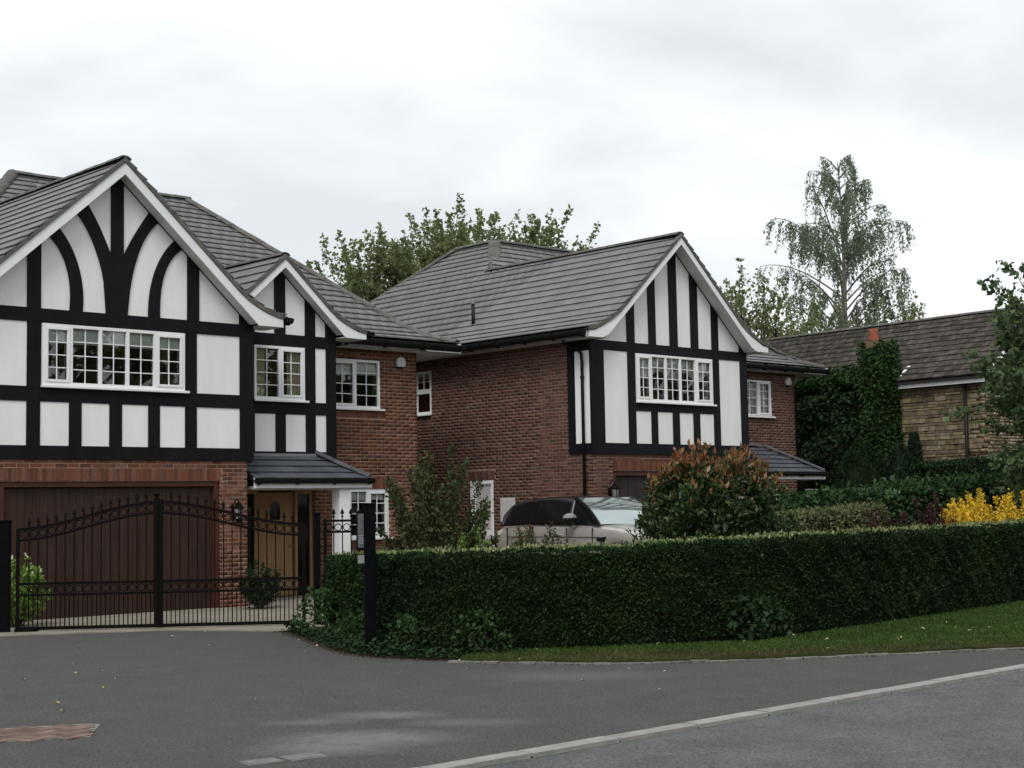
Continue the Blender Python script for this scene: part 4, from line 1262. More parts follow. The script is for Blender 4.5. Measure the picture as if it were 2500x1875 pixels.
for a, b2 in zip(hb[:-1], hb[1:]): rid += ridge_items(a, b2, .24, .18)
roofB = add_roof(HB_, [leftB, rightB, frontB, hipB], ridges=rid, vis=lambda px, py, c: (c[:, 0] < 27.6) & (px > 930))
MB().poly_prism([(27.4, 29.95, 8.99), (31.5, 29.95, 8.99), (31.5, 31.6, 8.99), (27.4, 31.6, 8.99)], (0, 0, .05)).build('crown_flat', 'lead', roofB)
gutter_run(HB_, (22.85, 22.20, 5.525), (22.85, 36.0, 5.525), 0.074, fascia_h=0.155, out=(-1, 0, 0), soffit_to=0.40)
gutter_run(HB_, (28.95, 25.0, 5.51), (35.78, 25.0, 5.51), 0.074, fascia_h=0.155, soffit_to=0.42)
gutter_run(HB_, (35.82, 25.0, 5.53), (35.82, 32.0, 5.53), 0.062, fascia_h=0.17, out=(1, 0, 0), brackets=False, soffit_to=1.1)
# soil vent pipe with pale flashing in the slope
v0 = np.array([24.15, 27.25, 6.13])
vp_ = MB().tube([(v0[0], v0[1], v0[2] - .1), (v0[0], v0[1], v0[2] + .66)], 0.045, 12).build('vent_pipe', 'gutter', HB_, smooth=True)
MB().lathe([(.055, .62), (.055, .72), (.03, .74)], tuple(v0), 12).build('vent_cap', 'lead', vp_)
sl = math.radians(42)
S_ = np.array([math.cos(sl), 0, math.sin(sl)]); N_ = np.array([-math.sin(sl), 0, math.cos(sl)]); U_ = np.array([0, 1., 0])
q = lambda u, s, n: tuple(v0 + U_ * u + S_ * s + N_ * n)
MB().hexa([q(-.22, -.2, .02), q(.22, -.2, .02), q(.19, .03, .05), q(-.19, .03, .05), q(-.22, -.2, .045), q(.22, -.2, .045), q(.19, .03, .075), q(-.19, .03, .075)]).build('vent_flashing', 'plastic_white', vp_)

# ---------------------------------------------------------------- stone house at the right
HS = thing('stone_house', 'honey stone house with dark weathered pantile roof and ivy, right of the brick houses', 'house', (38.5, 25.0, 0.4))
rot = math.radians(-3.5)
uS = np.array([-math.sin(rot) * -1, math.cos(rot), 0])      # along the eave, towards the back
uS = np.array([math.sin(math.radians(3.5)), math.cos(math.radians(3.5)), 0]); nS = np.array([-uS[1], uS[0], 0])
oS = np.array([37.93, 21.3, 0])
fS = Face(oS, uS, nS)
u_end = 10.2
wS = MB(); fS.box(wS, 0.02, u_end, -0.3, -0.02, 0.3, 5.15); wS = wS.build('wall', 'stone_joint', HS)
its = []
rs = random.Random(5)
z = 0.4
while z < 5.1:
    h = rs.choice((0.06, 0.075, 0.09, 0.11, 0.15)); h = min(h, 5.14 - z)
    u = -rs.uniform(0, .3)
    while u < 7.5:
        l = rs.uniform(.12, .5)
        hh = h - rs.uniform(.010, .022)
        its.append(fS.item(max(u, 0) + .006, u + l - .006, -.06, rs.uniform(-.015, .03), z, z + hh)); u += l
    z += h
pieces('stone', its, 'stone', wS, 300, vis=lambda px, py, c: (px > 2195) & (px < 2375) & (py < 1140))
# gable wall facing the road
fG = Face(oS, -nS, -uS)
tri = [fG.p(0, 0, .3), fG.p(6.0, 0, .3), fG.p(6.0, 0, 5.15), fG.p(3.0, 0, 7.25), fG.p(0, 0, 5.15)]
wG = MB().poly_prism(tri, tuple(uS * .3)).build('wall', 'stone_joint', HS)
its = []
z = 0.4
while z < 7.1:
    h = rs.choice((.08, .1, .12, .15)); lim = 0 if z + h < 5.1 else (z + h - 5.1) * 1.43
    u = lim
    while u < 6 - lim:
        l = rs.uniform(.16, .42); l = min(l, 6 - lim - u)
        if l > .05: its.append(fG.item(u + .006, u + l - .006, -.05, rs.uniform(0.0, .02), z, z + h - .012))
        u += l
    z += h
pieces('stone', its, 'stone', wG, 0)
sp = [(0, 5.17), (3.22, 7.30)]
s1 = slope(uS, -nS, oS + nS * 0.28, sp, lambda h: (-0.12, u_end + .1), gauge=0.30, width=0.30, thick=.045, seed=61)
s2 = slope(uS, nS, oS - nS * 6.16, sp, lambda h: (-0.12, u_end + .1), gauge=0.30, width=0.30, thick=.045, seed=62)
r0 = oS - nS * 2.94 + uS * -0.12 + np.array([0, 0, 7.33]); r1 = oS - nS * 2.94 + uS * (u_end + .1) + np.array([0, 0, 7.33])
roofS = add_roof(HS, [s1, s2], 'old_tile', ridge_items(r0, r1, .26, .16), limit=300)
# white eaves board, verge board, pipe
mb = MB(); fS.box(mb, -.1, 2.95, .16, .20, 4.98, 5.14); mb.build('eaves_board', 'upvc', HS)
A = [oS + nS * .25 - uS * .13 + np.array([0, 0, 5.05]), oS - nS * 1.2 - uS * .13 + np.array([0, 0, 6.02])]
MB().strip([tuple(p) for p in A], [tuple(p + np.array([0, 0, .16])) for p in A], tuple(-uS * .03)).build('verge_board', 'upvc', HS)
p0 = oS + uS * .62 + nS * .06
downpipe(HS, [(p0[0], p0[1], 5.0), (p0[0], p0[1], .4)], .05)
# chimney breast on the side wall with a terracotta pot
cb = MB(); fS.box(cb, 2.95, 3.75, -.02, .62, .3, 4.6)
fS.box(cb, 3.0, 3.70, -.02, .55, 4.6, 6.45)
ch = cb.build('chimney', 'stone', HS)
cc = oS + uS * 3.5 + nS * .28
MB().lathe([(.15, 0), (.16, .05), (.13, .3), (.15, .36), (.12, .36)], (cc[0], cc[1], 6.45), 14).build('chimney_pot', 'terracotta', ch, smooth=True)
pl = oS + uS * 2.72 + nS * .12
sp_ = math.atan2(2.13, 3.22)
e_ = -nS * math.cos(sp_) + np.array([0, 0, math.sin(sp_)])
b0_ = pl + np.array([0, 0, 5.33])
MB().strip([tuple(b0_), tuple(b0_ + e_ * .62)], [tuple(b0_ + uS * .1), tuple(b0_ + e_ * .62 + uS * .1)], (0, 0, .02)).build('roof_flashing', 'upvc', HS)


# ================================================================ GATES
GL = np.array([9.94, 21.61, 0]); GR = np.array([13.25, 19.0, 0])
GLEN = np.linalg.norm(GR - GL)
gu = (GR - GL) / GLEN
gn = np.array([gu[1], -gu[0], 0])          # towards the road
fG_ = Face(GL, gu, gn)


def bar_box(fc, u, half, z0, z1, dep=None):
    mb = MB(); d = dep or half; fc.box(mb, u - half, u + half, -d, d, z0, z1); return mb


FIN = [(.008, 0), (.02, .005), (.02, .02), (.009, .03), (.009, .045), (.034, .06), (.024, .085), (.004, .135)]


def smooth(t): return t * t * (3 - 2 * t)


def gate_leaf(label, ua, ub, low_first):
    """one leaf between ua and ub; the top rises to the meeting stile"""
    G = thing('gate_leaf', label, 'gate', tuple(GL + gu * (ua + ub) / 2), 'double iron gates')
    L = ub - ua

    def ztop(u):
        t = (u - ua) / L
        t = t if low_first else 1 - t
        return 1.545 + 0.375 * smooth(t)
    zb = 0.035
    # stiles
    for u, zt in ((ua + .02, ztop(ua) if low_first else 1.95), (ub - .02, 1.95 if low_first else ztop(ub))):
        bar_box(fG_, u, .024 if zt < 1.9 else .040, zb, zt + .015).build('stile', 'iron', G, bevel=.003)
    # top rails: curved flat bars
    us = np.linspace(ua + .03, ub - .03, 22)
    for dz_, hh in ((0.0, .022), (-.165, .018)):
        A = [fG_.p(u, -.018, ztop(u) + dz_ - hh) for u in us]; B = [fG_.p(u, -.018, ztop(u) + dz_ + hh) for u in us]
        MB().strip(A, B, tuple(gn * .036)).build('top_rail', 'iron', G)
    for z0, z1 in ((.705, .745), (.54, .575), (zb, zb + .05)):
        mb = MB(); fG_.box(mb, ua + .03, ub - .03, -.017, .017, z0, z1); mb.build('rail', 'iron', G)
    n = round((L - .1) / .131)
    st = (L - .1) / n
    bars = [ua + .05 + st * i for i in range(1, n)]
    bm = shape_mesh('gate_bar', CUBE_V, CUBE_F, 'iron')
    fin = MB().lathe(FIN, (0, 0, 0), 8); fme = bpy.data.meshes.new('finial'); fme.from_pydata(fin.v, [], fin.f); fme.materials.append(MATS['iron'])
    rg = MB().tube([(.052 * math.cos(t), 0, .052 * math.sin(t)) for t in np.linspace(0, 2 * math.pi, 17)], .007, 6, caps=False)
    rme = bpy.data.meshes.new('ring'); rme.from_pydata(rg.v, [], rg.f); rme.materials.append(MATS['iron'])
    ang = math.atan2(gu[1], gu[0])

    def put(name, me, M):
        o = bpy.data.objects.new(name, me); COL.objects.link(o); o.matrix_basis = M; attach(o, G)
    for u in bars:
        z1 = ztop(u) + .03
        p = fG_.p(u, 0, (zb + .05 + z1) / 2)
        put('gate_bar', bm, Matrix.Translation(p) @ Matrix.Rotation(ang, 4, 'Z') @ Matrix.Diagonal((.016, .016, z1 - zb - .05, 1)))
        put('finial', fme, Matrix.Translation(fG_.p(u, 0, z1)))
    for u in [ua + .05 + st * (i + .5) for i in range(n)]:
        z1 = .54
        p = fG_.p(u, 0, (zb + .05 + z1) / 2)
        put('gate_bar', bm, Matrix.Translation(p) @ Matrix.Rotation(ang, 4, 'Z') @ Matrix.Diagonal((.014, .014, z1 - zb - .05, 1)))
        slope_ = (ztop(u + .01) - ztop(u - .01)) / .02
        put('ring', rme, Matrix.Translation(fG_.p(u, 0, ztop(u) - .083)) @ Matrix.Rotation(ang, 4, 'Z'))
        put('ring', rme, Matrix.Translation(fG_.p(u, 0, .640)) @ Matrix.Rotation(ang, 4, 'Z'))
    # motor foot at the hinge side
    uh = ua + .02 if low_first else ub - .02
    mb = MB(); a, b = (uh - .02, uh + .30) if low_first else (uh - .30, uh + .02)
    fG_.box(mb, a, b, -.09, .10, -.02, .075); mb.build('ground_motor', 'post_black', G, bevel=.008)
    return G


gate_leaf('black iron gate leaf in front of the brown garage door, left of the meeting stile', -.05, 2.055, True)
gate_leaf('black iron gate leaf reaching to the front door side, right of the meeting stile', 2.065, GLEN + .05, False)
# centre finial on the meeting stile
FXX = [thing_ for thing_ in bpy.data.objects if thing_.name.startswith('gate_leaf')]
fp = fG_.p(2.03, 0, 1.96)
attach(MB().lathe([(.045, 0), (.045, .02), (.02, .03), (.035, .06), (.05, .085), (.02, .12), (.005, .15)], fp, 10).build('finial', 'iron'), FXX[0])


def post(name, label, cat, p, w, h, u=gu, cap=True, group=None):
    fc = Face(p, u, np.array([u[1], -u[0], 0]))
    T = thing(name, label, cat, tuple(p), group)
    mb = MB(); fc.box(mb, -w / 2, w / 2, -w / 2, w / 2, -.1, h); mb.build('post_shaft', 'post_black', T, bevel=.006)
    if cap:
        mb = MB(); fc.box(mb, -w / 2 - .012, w / 2 + .012, -w / 2 - .012, w / 2 + .012, h, h + .02); mb.build('post_cap', 'post_black', T, bevel=.004)
    return T, fc


post('gate_post', 'square black gate post left of the gates at the edge of the picture', 'post', GL - gu * .22, .15, 1.67, group='gate posts')
post('gate_post', 'square black gate post right of the gates, at the end of the hedge', 'post', GR + gu * .235, .105, 1.70, group='gate posts')
# intercom post in front of the hedge
ip = np.array([11.33, 14.79, 0])
iu = np.array([cR[0], cR[1], 0]); iu /= np.linalg.norm(iu)
iu2 = np.array([math.cos(math.radians(-30)), math.sin(math.radians(-30)), 0])
T, fc = post('intercom_post', 'tall square black post with intercom panel standing in front of the hedge', 'post', ip, .135, 1.81, iu2)
mb = MB(); fc.box(mb, -.155, -.068, -.07, .05, 1.25, 1.73); ib = mb.build('intercom_box', 'post_black', T, bevel=.006)
mb = MB(); fc.box(mb, -.150, -.075, .05, .058, 1.28, 1.70); ifc = mb.build('intercom_face', 'plastic_grey', ib, bevel=.003)
for i in range(3):
    for j in range(4):
        mb = MB(); u0 = -.140 + i * .02; fc.box(mb, u0, u0 + .012, .058, .062, 1.33 + j * .03, 1.352 + j * .03); mb.build('intercom_button', 'alloy', ib)
mb = MB(); fc.box(mb, -.15, -.07, .02, .03, 1.09, 1.19); mb.build('notice_plate', 'kerb_stone', T)
# short railing between gate post and intercom side
R_ = thing('railing_panel', 'short black railing with spear finials between gate post and hedge', 'railing', tuple(GR + gu * .65))
ra, rb = GLEN + .36, GLEN + 1.02
for u in (ra, rb): bar_box(fG_, u, .022, .02, 1.62).build('stile', 'iron', R_)
for z0, z1 in ((1.57, 1.605), (1.40, 1.435), (.1, .14)):
    mb = MB(); fG_.box(mb, ra, rb, -.017, .017, z0, z1); mb.build('rail', 'iron', R_)
for i in range(1, 5):
    u = ra + (rb - ra) * i / 5
    bar_box(fG_, u, .009, .14, 1.64).build('gate_bar', 'iron', R_)
    MB().lathe(FIN, fG_.p(u, 0, 1.64), 8).build('finial', 'iron', R_)
    c = fG_.p(u - (rb - ra) / 10, 0, 1.487)
    MB().tube([(c[0] + gu[0] * .052 * math.cos(t), c[1] + gu[1] * .052 * math.cos(t), c[2] + .052 * math.sin(t)) for t in np.linspace(0, 2 * math.pi, 17)], .007, 6, caps=False).build('ring', 'iron', R_)

# ================================================================ CAR
CAR = bpy.data.objects.new('parked_car', None); COL.objects.link(CAR)
CAR['_world'] = 0
tag(CAR, 'silver sport utility car with black roof and mirrors, parked beside the house', 'car')
th = math.radians(-90 - 5.5)                        # heading, measured from +X
car_r = np.array([20.72, 22.95])                    # rear near-side corner
hd = np.array([math.cos(th), math.sin(th)]); lf = np.array([-hd[1], hd[0]])   # heading, left
c0_ = car_r + lf * 1.0
CAR.location = (c0_[0], c0_[1], 0.172); CAR.rotation_euler = (0, 0, th)
bx = np.array([0, .06, .35, .9, 1.6, 2.4, 3.1, 3.45, 3.9, 4.35, 4.65, 4.80, 4.86])
btop = np.array([1.00, 1.12, 1.205, 1.225, 1.225, 1.22, 1.205, 1.19, 1.155, 1.095, 1.00, .90, .78])
bw = np.array([.78, .90, .96, .99, 1.0, 1.0, .995, .99, .98, .95, .89, .80, .70])
bbot = np.array([.55, .40, .36, .30, .28, .28, .28, .28, .28, .30, .34, .40, .48])
xs = np.unique(np.concatenate([np.linspace(0, 4.86, 70), np.linspace(.45, 1.45, 30), np.linspace(3.38, 4.38, 30)]))
AX = (.95, 3.88)
rows_ = []
for x in xs:
    t_, w, bo = np.interp(x, bx, btop), np.interp(x, bx, bw), np.interp(x, bx, bbot)
    for a in AX:
        if abs(x - a) < .455: bo = max(bo, .40 + math.sqrt(.455 ** 2 - (x - a) ** 2))
    sh = t_ - .045
    hood = .035 if x > 3.4 else 0.0
    mid = max(bo + .01, min(.80, sh - .1))
    half = [(0, bo), (w * .9, bo), (w * .975, bo + .004), (w * 1.0, max(bo + .008, mid)), (w * .992, max(bo + .02, (mid + sh) / 2)), (w * .972, sh - .02), (w * .945, sh + .012), (w * .86, t_ + .004), (w * .45, t_ + hood * .8), (0, t_ + hood)]
    ring = [(x, -y, z) for y, z in half[::-1]] + [(x, y, z) for y, z in half[1:]]
    rows_.append(ring)
body = MB().grid(rows_)
n = len(rows_[0])
body.f.append(tuple(range(n))); body.f.append(tuple(range(len(body.v) - 1, len(body.v) - n - 1, -1)))
bo_ = body.build('body', 'car_paint', CAR, smooth=True)
# cabin
gx = np.array([.10, .22, .42, .75, 1.3, 1.8, 2.2, 2.45, 2.6])
gz = np.array([1.30, 1.48, 1.63, 1.70, 1.745, 1.755, 1.74, 1.71, 1.67])
cabin = []
for x in np.linspace(.10, 2.45, 26):
    zr_ = np.interp(x, gx, gz); wb = min(np.interp(x, bx, bw) * .93, .60 + x * 1.6); wr = wb - (zr_ - 1.2) * .40
    half = [(wb, 1.19), (wb - .01, 1.22), (wr + .035, zr_ - .055), (wr - .01, zr_ - .015), (wr * .6, zr_ + .018), (0, zr_ + .028)]
    cabin.append([(x, -y, z) for y, z in half] + [(x, y, z) for y, z in half[::-1][1:]])
g = MB().grid(cabin); n = len(cabin[0]); g.f.append(tuple(range(n))[::-1]); g.f.append(tuple(range(len(g.v) - n, len(g.v))))
cab = g.build('cabin', 'car_black', CAR, smooth=True)
# windscreen with black pillars
zt_ = np.interp(2.45, gx, gz); wt = .93 - (zt_ - 1.2) * .40 - .02
ws = []
for i in range(9):
    t_ = i / 8
    x = 2.45 + .92 * t_ - .02 * math.sin(math.pi * t_) * -1
    z = zt_ + .02 - (zt_ - 1.20) * t_ + .04 * math.sin(math.pi * t_)
    w = wt + (.93 - wt) * t_
    ws.append([(x + .10 * (1 - (k / 8 * 2 - 1) ** 2), (k / 8 * 2 - 1) * w, z) for k in range(9)])
MB().grid(ws).build('windscreen', 'windscreen', CAR, smooth=True)
for sgn in (-1, 1):
    A = [(p[0][0] + .012, sgn * abs(p[0][1]) * 1.005, p[0][2] + .012) for p in ws]
    B = [(p[0][0] - .09, sgn * (abs(p[0][1]) + .012), p[0][2] - .005) for p in ws]
    MB().strip(A, B, (0, -sgn * .03, 0)).build('pillar', 'car_black', CAR)
    # quarter fill under the screen between cabin and pillar: front door glass
    MB().poly_prism([(2.40, sgn * .90, 1.20), (3.30, sgn * .925, 1.20), (2.45, sgn * (wt + .005), zt_ - .03)], (0, -sgn * .01, 0)).build('side_glass', 'car_glass', CAR)
    # bright trim, mirror, handles, shut lines, vent
    for (xa, xb, nm) in ((.50, 1.36, 'side_glass'), (1.44, 2.38, 'side_glass')):
        pts = []
        for x in np.linspace(xa, xb, 7):
            pts.append(x)
        lo = []; hi = []
        for x in pts:
            zr_ = np.interp(x, gx, gz); wb = np.interp(x, bx, bw) * .93; wr = wb - (zr_ - 1.2) * .40
            lo.append((x, sgn * (wb + .004), 1.235)); hi.append((x, sgn * (wr + .047), zr_ - .085))
        MB().strip(lo, hi, (0, -sgn * .012, 0)).build(nm, 'car_glass', CAR)
    MB().strip([(.25, sgn * .965, 1.195), (1.5, sgn * .975, 1.205), (3.4, sgn * .968, 1.19)], [(.25, sgn * .955, 1.215), (1.5, sgn * .965, 1.225), (3.4, sgn * .955, 1.21)], (0, -sgn * .02, 0)).build('belt_trim', 'car_black', CAR)
    mr_ = MB().lathe([(.03, -.13), (.10, -.12), (.125, -.02), (.12, .06), (.09, .11), (.03, .13)], (2.70, sgn * 1.10, 1.31), 14, 'y')
    mr_.v = [(2.70 + (v[0] - 2.70) * .8, v[1], v[2]) for v in mr_.v]
    mhigh = MB().lathe([(.03, -.132), (.104, -.122), (.130, -.02), (.125, .06), (.094, .112), (.03, .132)], (2.70, sgn * 1.10, 1.31), 14, 'y')
    mhigh.v = [(2.705 + (v[0] - 2.70) * .8, v[1], max(v[2], 1.345)) for v in mhigh.v]
    mir = mr_.build('mirror', 'car_black', CAR, smooth=True)
    mhigh.build('mirror_highlight', 'lead', mir, smooth=True)  # grey upper shell painted in for the highlight on the black mirror
    MB().box(2.66, 2.76, min(sgn * .93, sgn * 1.03), max(sgn * .93, sgn * 1.03), 1.20, 1.25).build('mirror_arm', 'car_black', mir)
    for x in (1.12, 2.10):
        MB().box(x, x + .2, *sorted((sgn * .985, sgn * 1.025)), 1.005, 1.035).build('door_handle', 'car_paint', CAR, bevel=.008)
    for x in (.55, 1.40, 2.45, 3.22):
        MB().box(x, x + .005, *sorted((sgn * .97, sgn * 1.0015)), .42, 1.15).build('shut_line', 'rubber', CAR)
    MB().box(.6, 3.4, *sorted((sgn * .98, sgn * 1.0045)), .975, .982).build('crease', 'rubber', CAR)
    MB().poly_prism([(3.36, sgn * 1.002, .97), (3.62, sgn * .998, .985), (3.50, sgn * .998, .80), (3.44, sgn * 1.0, .80), (3.47, sgn * 1.0, .90), (3.36, sgn * 1.002, .91)], (0, -sgn * .02, 0)).build('side_vent', 'car_black', CAR)
    for a in AX:
        wh = MB().lathe([(.24, -.12), (.36, -.12), (.385, -.09), (.385, .09), (.36, .12), (.24, .12)], (a, sgn * .85, .385), 28, 'y').build('wheel', 'rubber', CAR, smooth=True)
        rim = MB().lathe([(.25, .0), (.25, .1)], (a, sgn * .85, .385), 20, 'y')
        rim = MB(); yo = sgn * .85 + sgn * .105
        for k in range(10):
            t_ = 2 * math.pi * k / 10; s_, c_ = math.sin(t_), math.cos(t_)
            rim.tube([(a + .05 * c_, yo, .385 + .05 * s_), (a + .25 * c_, yo, .385 + .25 * s_)], .018, 5)
        rim.lathe([(.06, -.02), (.06, .02)], (a, yo, .385), 12, 'y')
        rim.tube([(a + .25 * math.cos(q), yo, .385 + .25 * math.sin(q)) for q in np.linspace(0, 2 * math.pi, 25)], .018, 6, caps=False)
        rim.build('rim', 'alloy', wh)
        MB().tube([(a + .46 * math.cos(q), sgn * .985, .40 + .46 * math.sin(q)) for q in np.linspace(0, math.pi, 15)], .016, 6).build('wheel_arch', 'car_black', CAR)
    MB().box(4.50, 4.74, *sorted((sgn * .60, sgn * .86)), .84, .96).build('headlight', 'lamp_clear', CAR, bevel=.03)
    MB().box(-.01, .12, *sorted((sgn * .62, sgn * .86)), .92, 1.08).build('tail_light', 'terracotta', CAR, bevel=.02)
MB().box(4.80, 4.88, -.55, .55, .66, .84).build('grille', 'car_black', CAR, bevel=.02)
MB().box(4.875, 4.885, -.26, .26, .48, .59).build('number_plate', 'plastic_white', CAR)
MB().box(-.02, .02, -.26, .26, .80, .91).build('number_plate', 'plastic_white', CAR)
MB().poly_prism([(.20, -.66, 1.46), (.20, .66, 1.46), (.12, .74, 1.27), (.12, -.74, 1.27)], (-.012, 0, 0.004)).build('rear_glass', 'car_glass', CAR)
MB().box(.30, 4.5, -.8, .8, .30, .45).build('underbody', 'rubber', CAR)

# ================================================================ PLANTS
def unit(v): return v / np.maximum(np.linalg.norm(v, axis=-1, keepdims=True), 1e-9)


def leaf_verts(P, D, Nn, size, aspect, fold=0.18):
    """diamond leaves: base P, pointing D, face normal Nn"""
    D = unit(D); S = unit(np.cross(D, Nn)); Nn = np.cross(S, D)
    L = size[:, None]; W = L * aspect * .5
    v0 = P; v2 = P + D * L
    m = P + D * L * .45
    v1 = m + S * W + Nn * L * fold; v3 = m - S * W + Nn * L * fold
    return np.stack([v0, v1, v2, v3], 1)


def leaf_object(name, P, D, Nn, size, m, parent=None, aspect=.6, fold=.18):
    V = leaf_verts(P, D, Nn, size, aspect, fold).reshape(-1, 3)
    F = np.arange(len(V), dtype=np.int32).reshape(-1, 4)
    return np_mesh(name, V, F, m, parent)


def rdir(n): return unit(rng.normal(size=(n, 3)))


def polyline(P, step):
    P = np.array(P, float)
    seg = np.linalg.norm(np.diff(P, axis=0), axis=1); t = np.concatenate([[0], np.cumsum(seg)])
    s = np.arange(0, t[-1], step)
    return np.stack([np.interp(s, t, P[:, i]) for i in range(P.shape[1])], 1), t[-1]


def hedge(name, label, path, width, hts, m, leaf=.036, dens=2500, tip=None, core='hedge_core', jitter=.024, base_lift=.08, group=None, tip_dens=0):
    """clipped hedge: dark core and leaf shell; path = line of the front foot, hedge lies to its left (back)"""
    H = thing(name, label, 'hedge', (path[0][0], path[0][1], 0), group)
    P, L = polyline([(*p, h) for p, h in zip(path, hts)], .12)
    P[:, 2] += .012 * np.sin(np.arange(len(P)) * .9) + .010 * np.sin(np.arange(len(P)) * .37 + 1)
    T = np.gradient(P[:, :2], axis=0); T = unit(T)
    for _ in range(6): T = unit(np.vstack([T[:1], (T[:-2] + T[1:-1] + T[2:]) / 3, T[-1:]]))
    B = np.stack([-T[:, 1], T[:, 0]], 1)                     # towards the back
    F_, K_ = P[:, :2], P[:, :2] + B * width
    bump = lambda i: 0
    # core
    mb = MB()
    ins = .05
    rows_ = []
    for i in range(len(P)):
        f = F_[i] + B[i] * ins; k = K_[i] - B[i] * ins; h = P[i, 2] - .05
        rows_.append([(f[0], f[1], .02), (f[0] - B[i][0] * .02, f[1] - B[i][1] * .02, h * .5), (f[0], f[1], h), (k[0], k[1], h), (k[0], k[1], .02)])
    mb.grid(rows_); n = 5
    mb.f.append((0, 1, 2, 3, 4)); e = len(mb.v); mb.f.append((e - 1, e - 2, e - 3, e - 4, e - 5))
    mb.build('core', core, H)
    hmax = P[:, 2].max()

    def sample(n):
        s = rng.uniform(0, len(P) - 1.001, n); i = s.astype(int); fr = (s - i)[:, None]
        return (P[i] * (1 - fr) + P[i + 1] * fr), unit(B[i] * (1 - fr) + B[i + 1] * fr), i
    pts, nrm = [], []
    nf = int(L * np.mean(P[:, 2]) * dens)
    p, b, i = sample(nf)
    z = base_lift + rng.uniform(0, 1, nf) ** .9 * (p[:, 2] - base_lift)
    und = .035 * np.sin(p[:, 0] * 3.1 + z * 4) + .025 * np.sin(p[:, 1] * 5.3 - z * 6.1) + .03 * np.sin(p[:, 0] * 11 + p[:, 1] * 9 + z * 13)
    q = np.column_stack([p[:, :2] + b * (rng.normal(0, jitter * .5, nf) + und * .6 - .01)[:, None], z])
    pts.append(q); nrm.append(np.column_stack([-b, np.full(nf, .25)]))
    nt_ = int(L * width * dens * 1.1)
    p, b, i = sample(nt_)
    q = np.column_stack([p[:, :2] + b * rng.uniform(0, width, nt_)[:, None], p[:, 2] + rng.normal(0, jitter * .45, nt_)])
    pts.append(q); nrm.append(np.tile([0, 0, 1.0], (nt_, 1)))
    nb = int(L * np.mean(P[:, 2]) * dens * .25)
    p, b, i = sample(nb)
    q = np.column_stack([p[:, :2] + b * (width + rng.normal(0, jitter * .5, nb))[:, None], rng.uniform(.1, 1, nb) * p[:, 2]])
    pts.append(q); nrm.append(np.column_stack([b, np.full(nb, .25)]))
    for end, sg in ((0, -1), (-1, 1)):
        ne = int(width * P[end, 2] * dens)
        w = rng.uniform(0, width, ne)
        q = np.column_stack([P[end, :2] + B[end] * w[:, None] + T[end] * sg * rng.normal(0.01, jitter * .5, ne)[:, None], rng.uniform(.05, 1, ne) * P[end, 2]])
        pts.append(q); nrm.append(np.tile([*(T[end] * sg), .25], (ne, 1)))
    Q = np.vstack(pts); Nn = unit(np.vstack(nrm)); k = len(Q)
    D = unit(rdir(k) * .9 + Nn * .45 + np.array([0, 0, .25]))
    NN = unit(Nn * 1.0 + rdir(k) * .75)
    sz = leaf * rng.uniform(.6, 1.5, k)
    leaf_object('foliage', Q, D, NN, sz, m, H, .55)
    if tip:
        # stray shoots the shears missed
        ns = int(L * 16); p, b, i = sample(ns); SP, SD = [], []
        for j in range(ns):
            onface = rng.uniform() < .45
            st = np.array([*(p[j, :2] + b[j] * (0 if onface else rng.uniform(0, width))), p[j, 2] * (rng.uniform(.25, .95) if onface else 1)])
            d = unit(np.array([*(-b[j] * (1.0 if onface else rng.normal(0, .3))), rng.uniform(.3, 1.2)]) + rng.normal(0, .25, 3))
            ln_ = rng.uniform(.04, .13); nl = int(5 + ln_ * 60)
            t_ = rng.uniform(0, 1, nl)[:, None]
            SP.append(st + d * ln_ * t_ + rng.normal(0, .008, (nl, 3))); SD.append(unit(d + rdir(nl) * .9))
        SP = np.vstack(SP); SD = np.vstack(SD)
        leaf_object('stray_shoots', SP, SD, rdir(len(SP)), leaf * rng.uniform(.7, 1.3, len(SP)), 'privet_shoot', H, .55)
        nt_ = int(L * tip_dens)
        p, b, i = sample(nt_)
        back = rng.uniform(0, 1, nt_) ** .6 * width
        q = np.column_stack([p[:, :2] + b * back[:, None], p[:, 2] + rng.uniform(-.01, .05, nt_)])
        leaf_object('new_growth', q, unit(rdir(nt_) * .6 + np.array([0, 0, 1.0])), rdir(nt_), leaf * rng.uniform(.9, 1.6, nt_), tip, H, .6)
    return H


hedge('clipped_hedge', 'long clipped dark green privet hedge along the verge in front of both gardens',
      [(13.25, 18.35), (12.52, 17.0), (11.85, 15.75), (11.58, 14.8), (11.62, 14.05), (11.95, 13.3), (12.6, 12.8), (13.4, 12.4), (14.2, 12.05), (15.5, 11.8), (17.6, 11.75), (20.0, 12.0), (22.5, 12.3), (26.5, 12.8), (40.0, 13.6)],
      .75, [1.03, 1.07, 1.125, 1.155, 1.175, 1.19, 1.2, 1.21, 1.235, 1.26, 1.265, 1.275, 1.28, 1.3, 1.35], 'privet', tip='privet_tip', tip_dens=210)


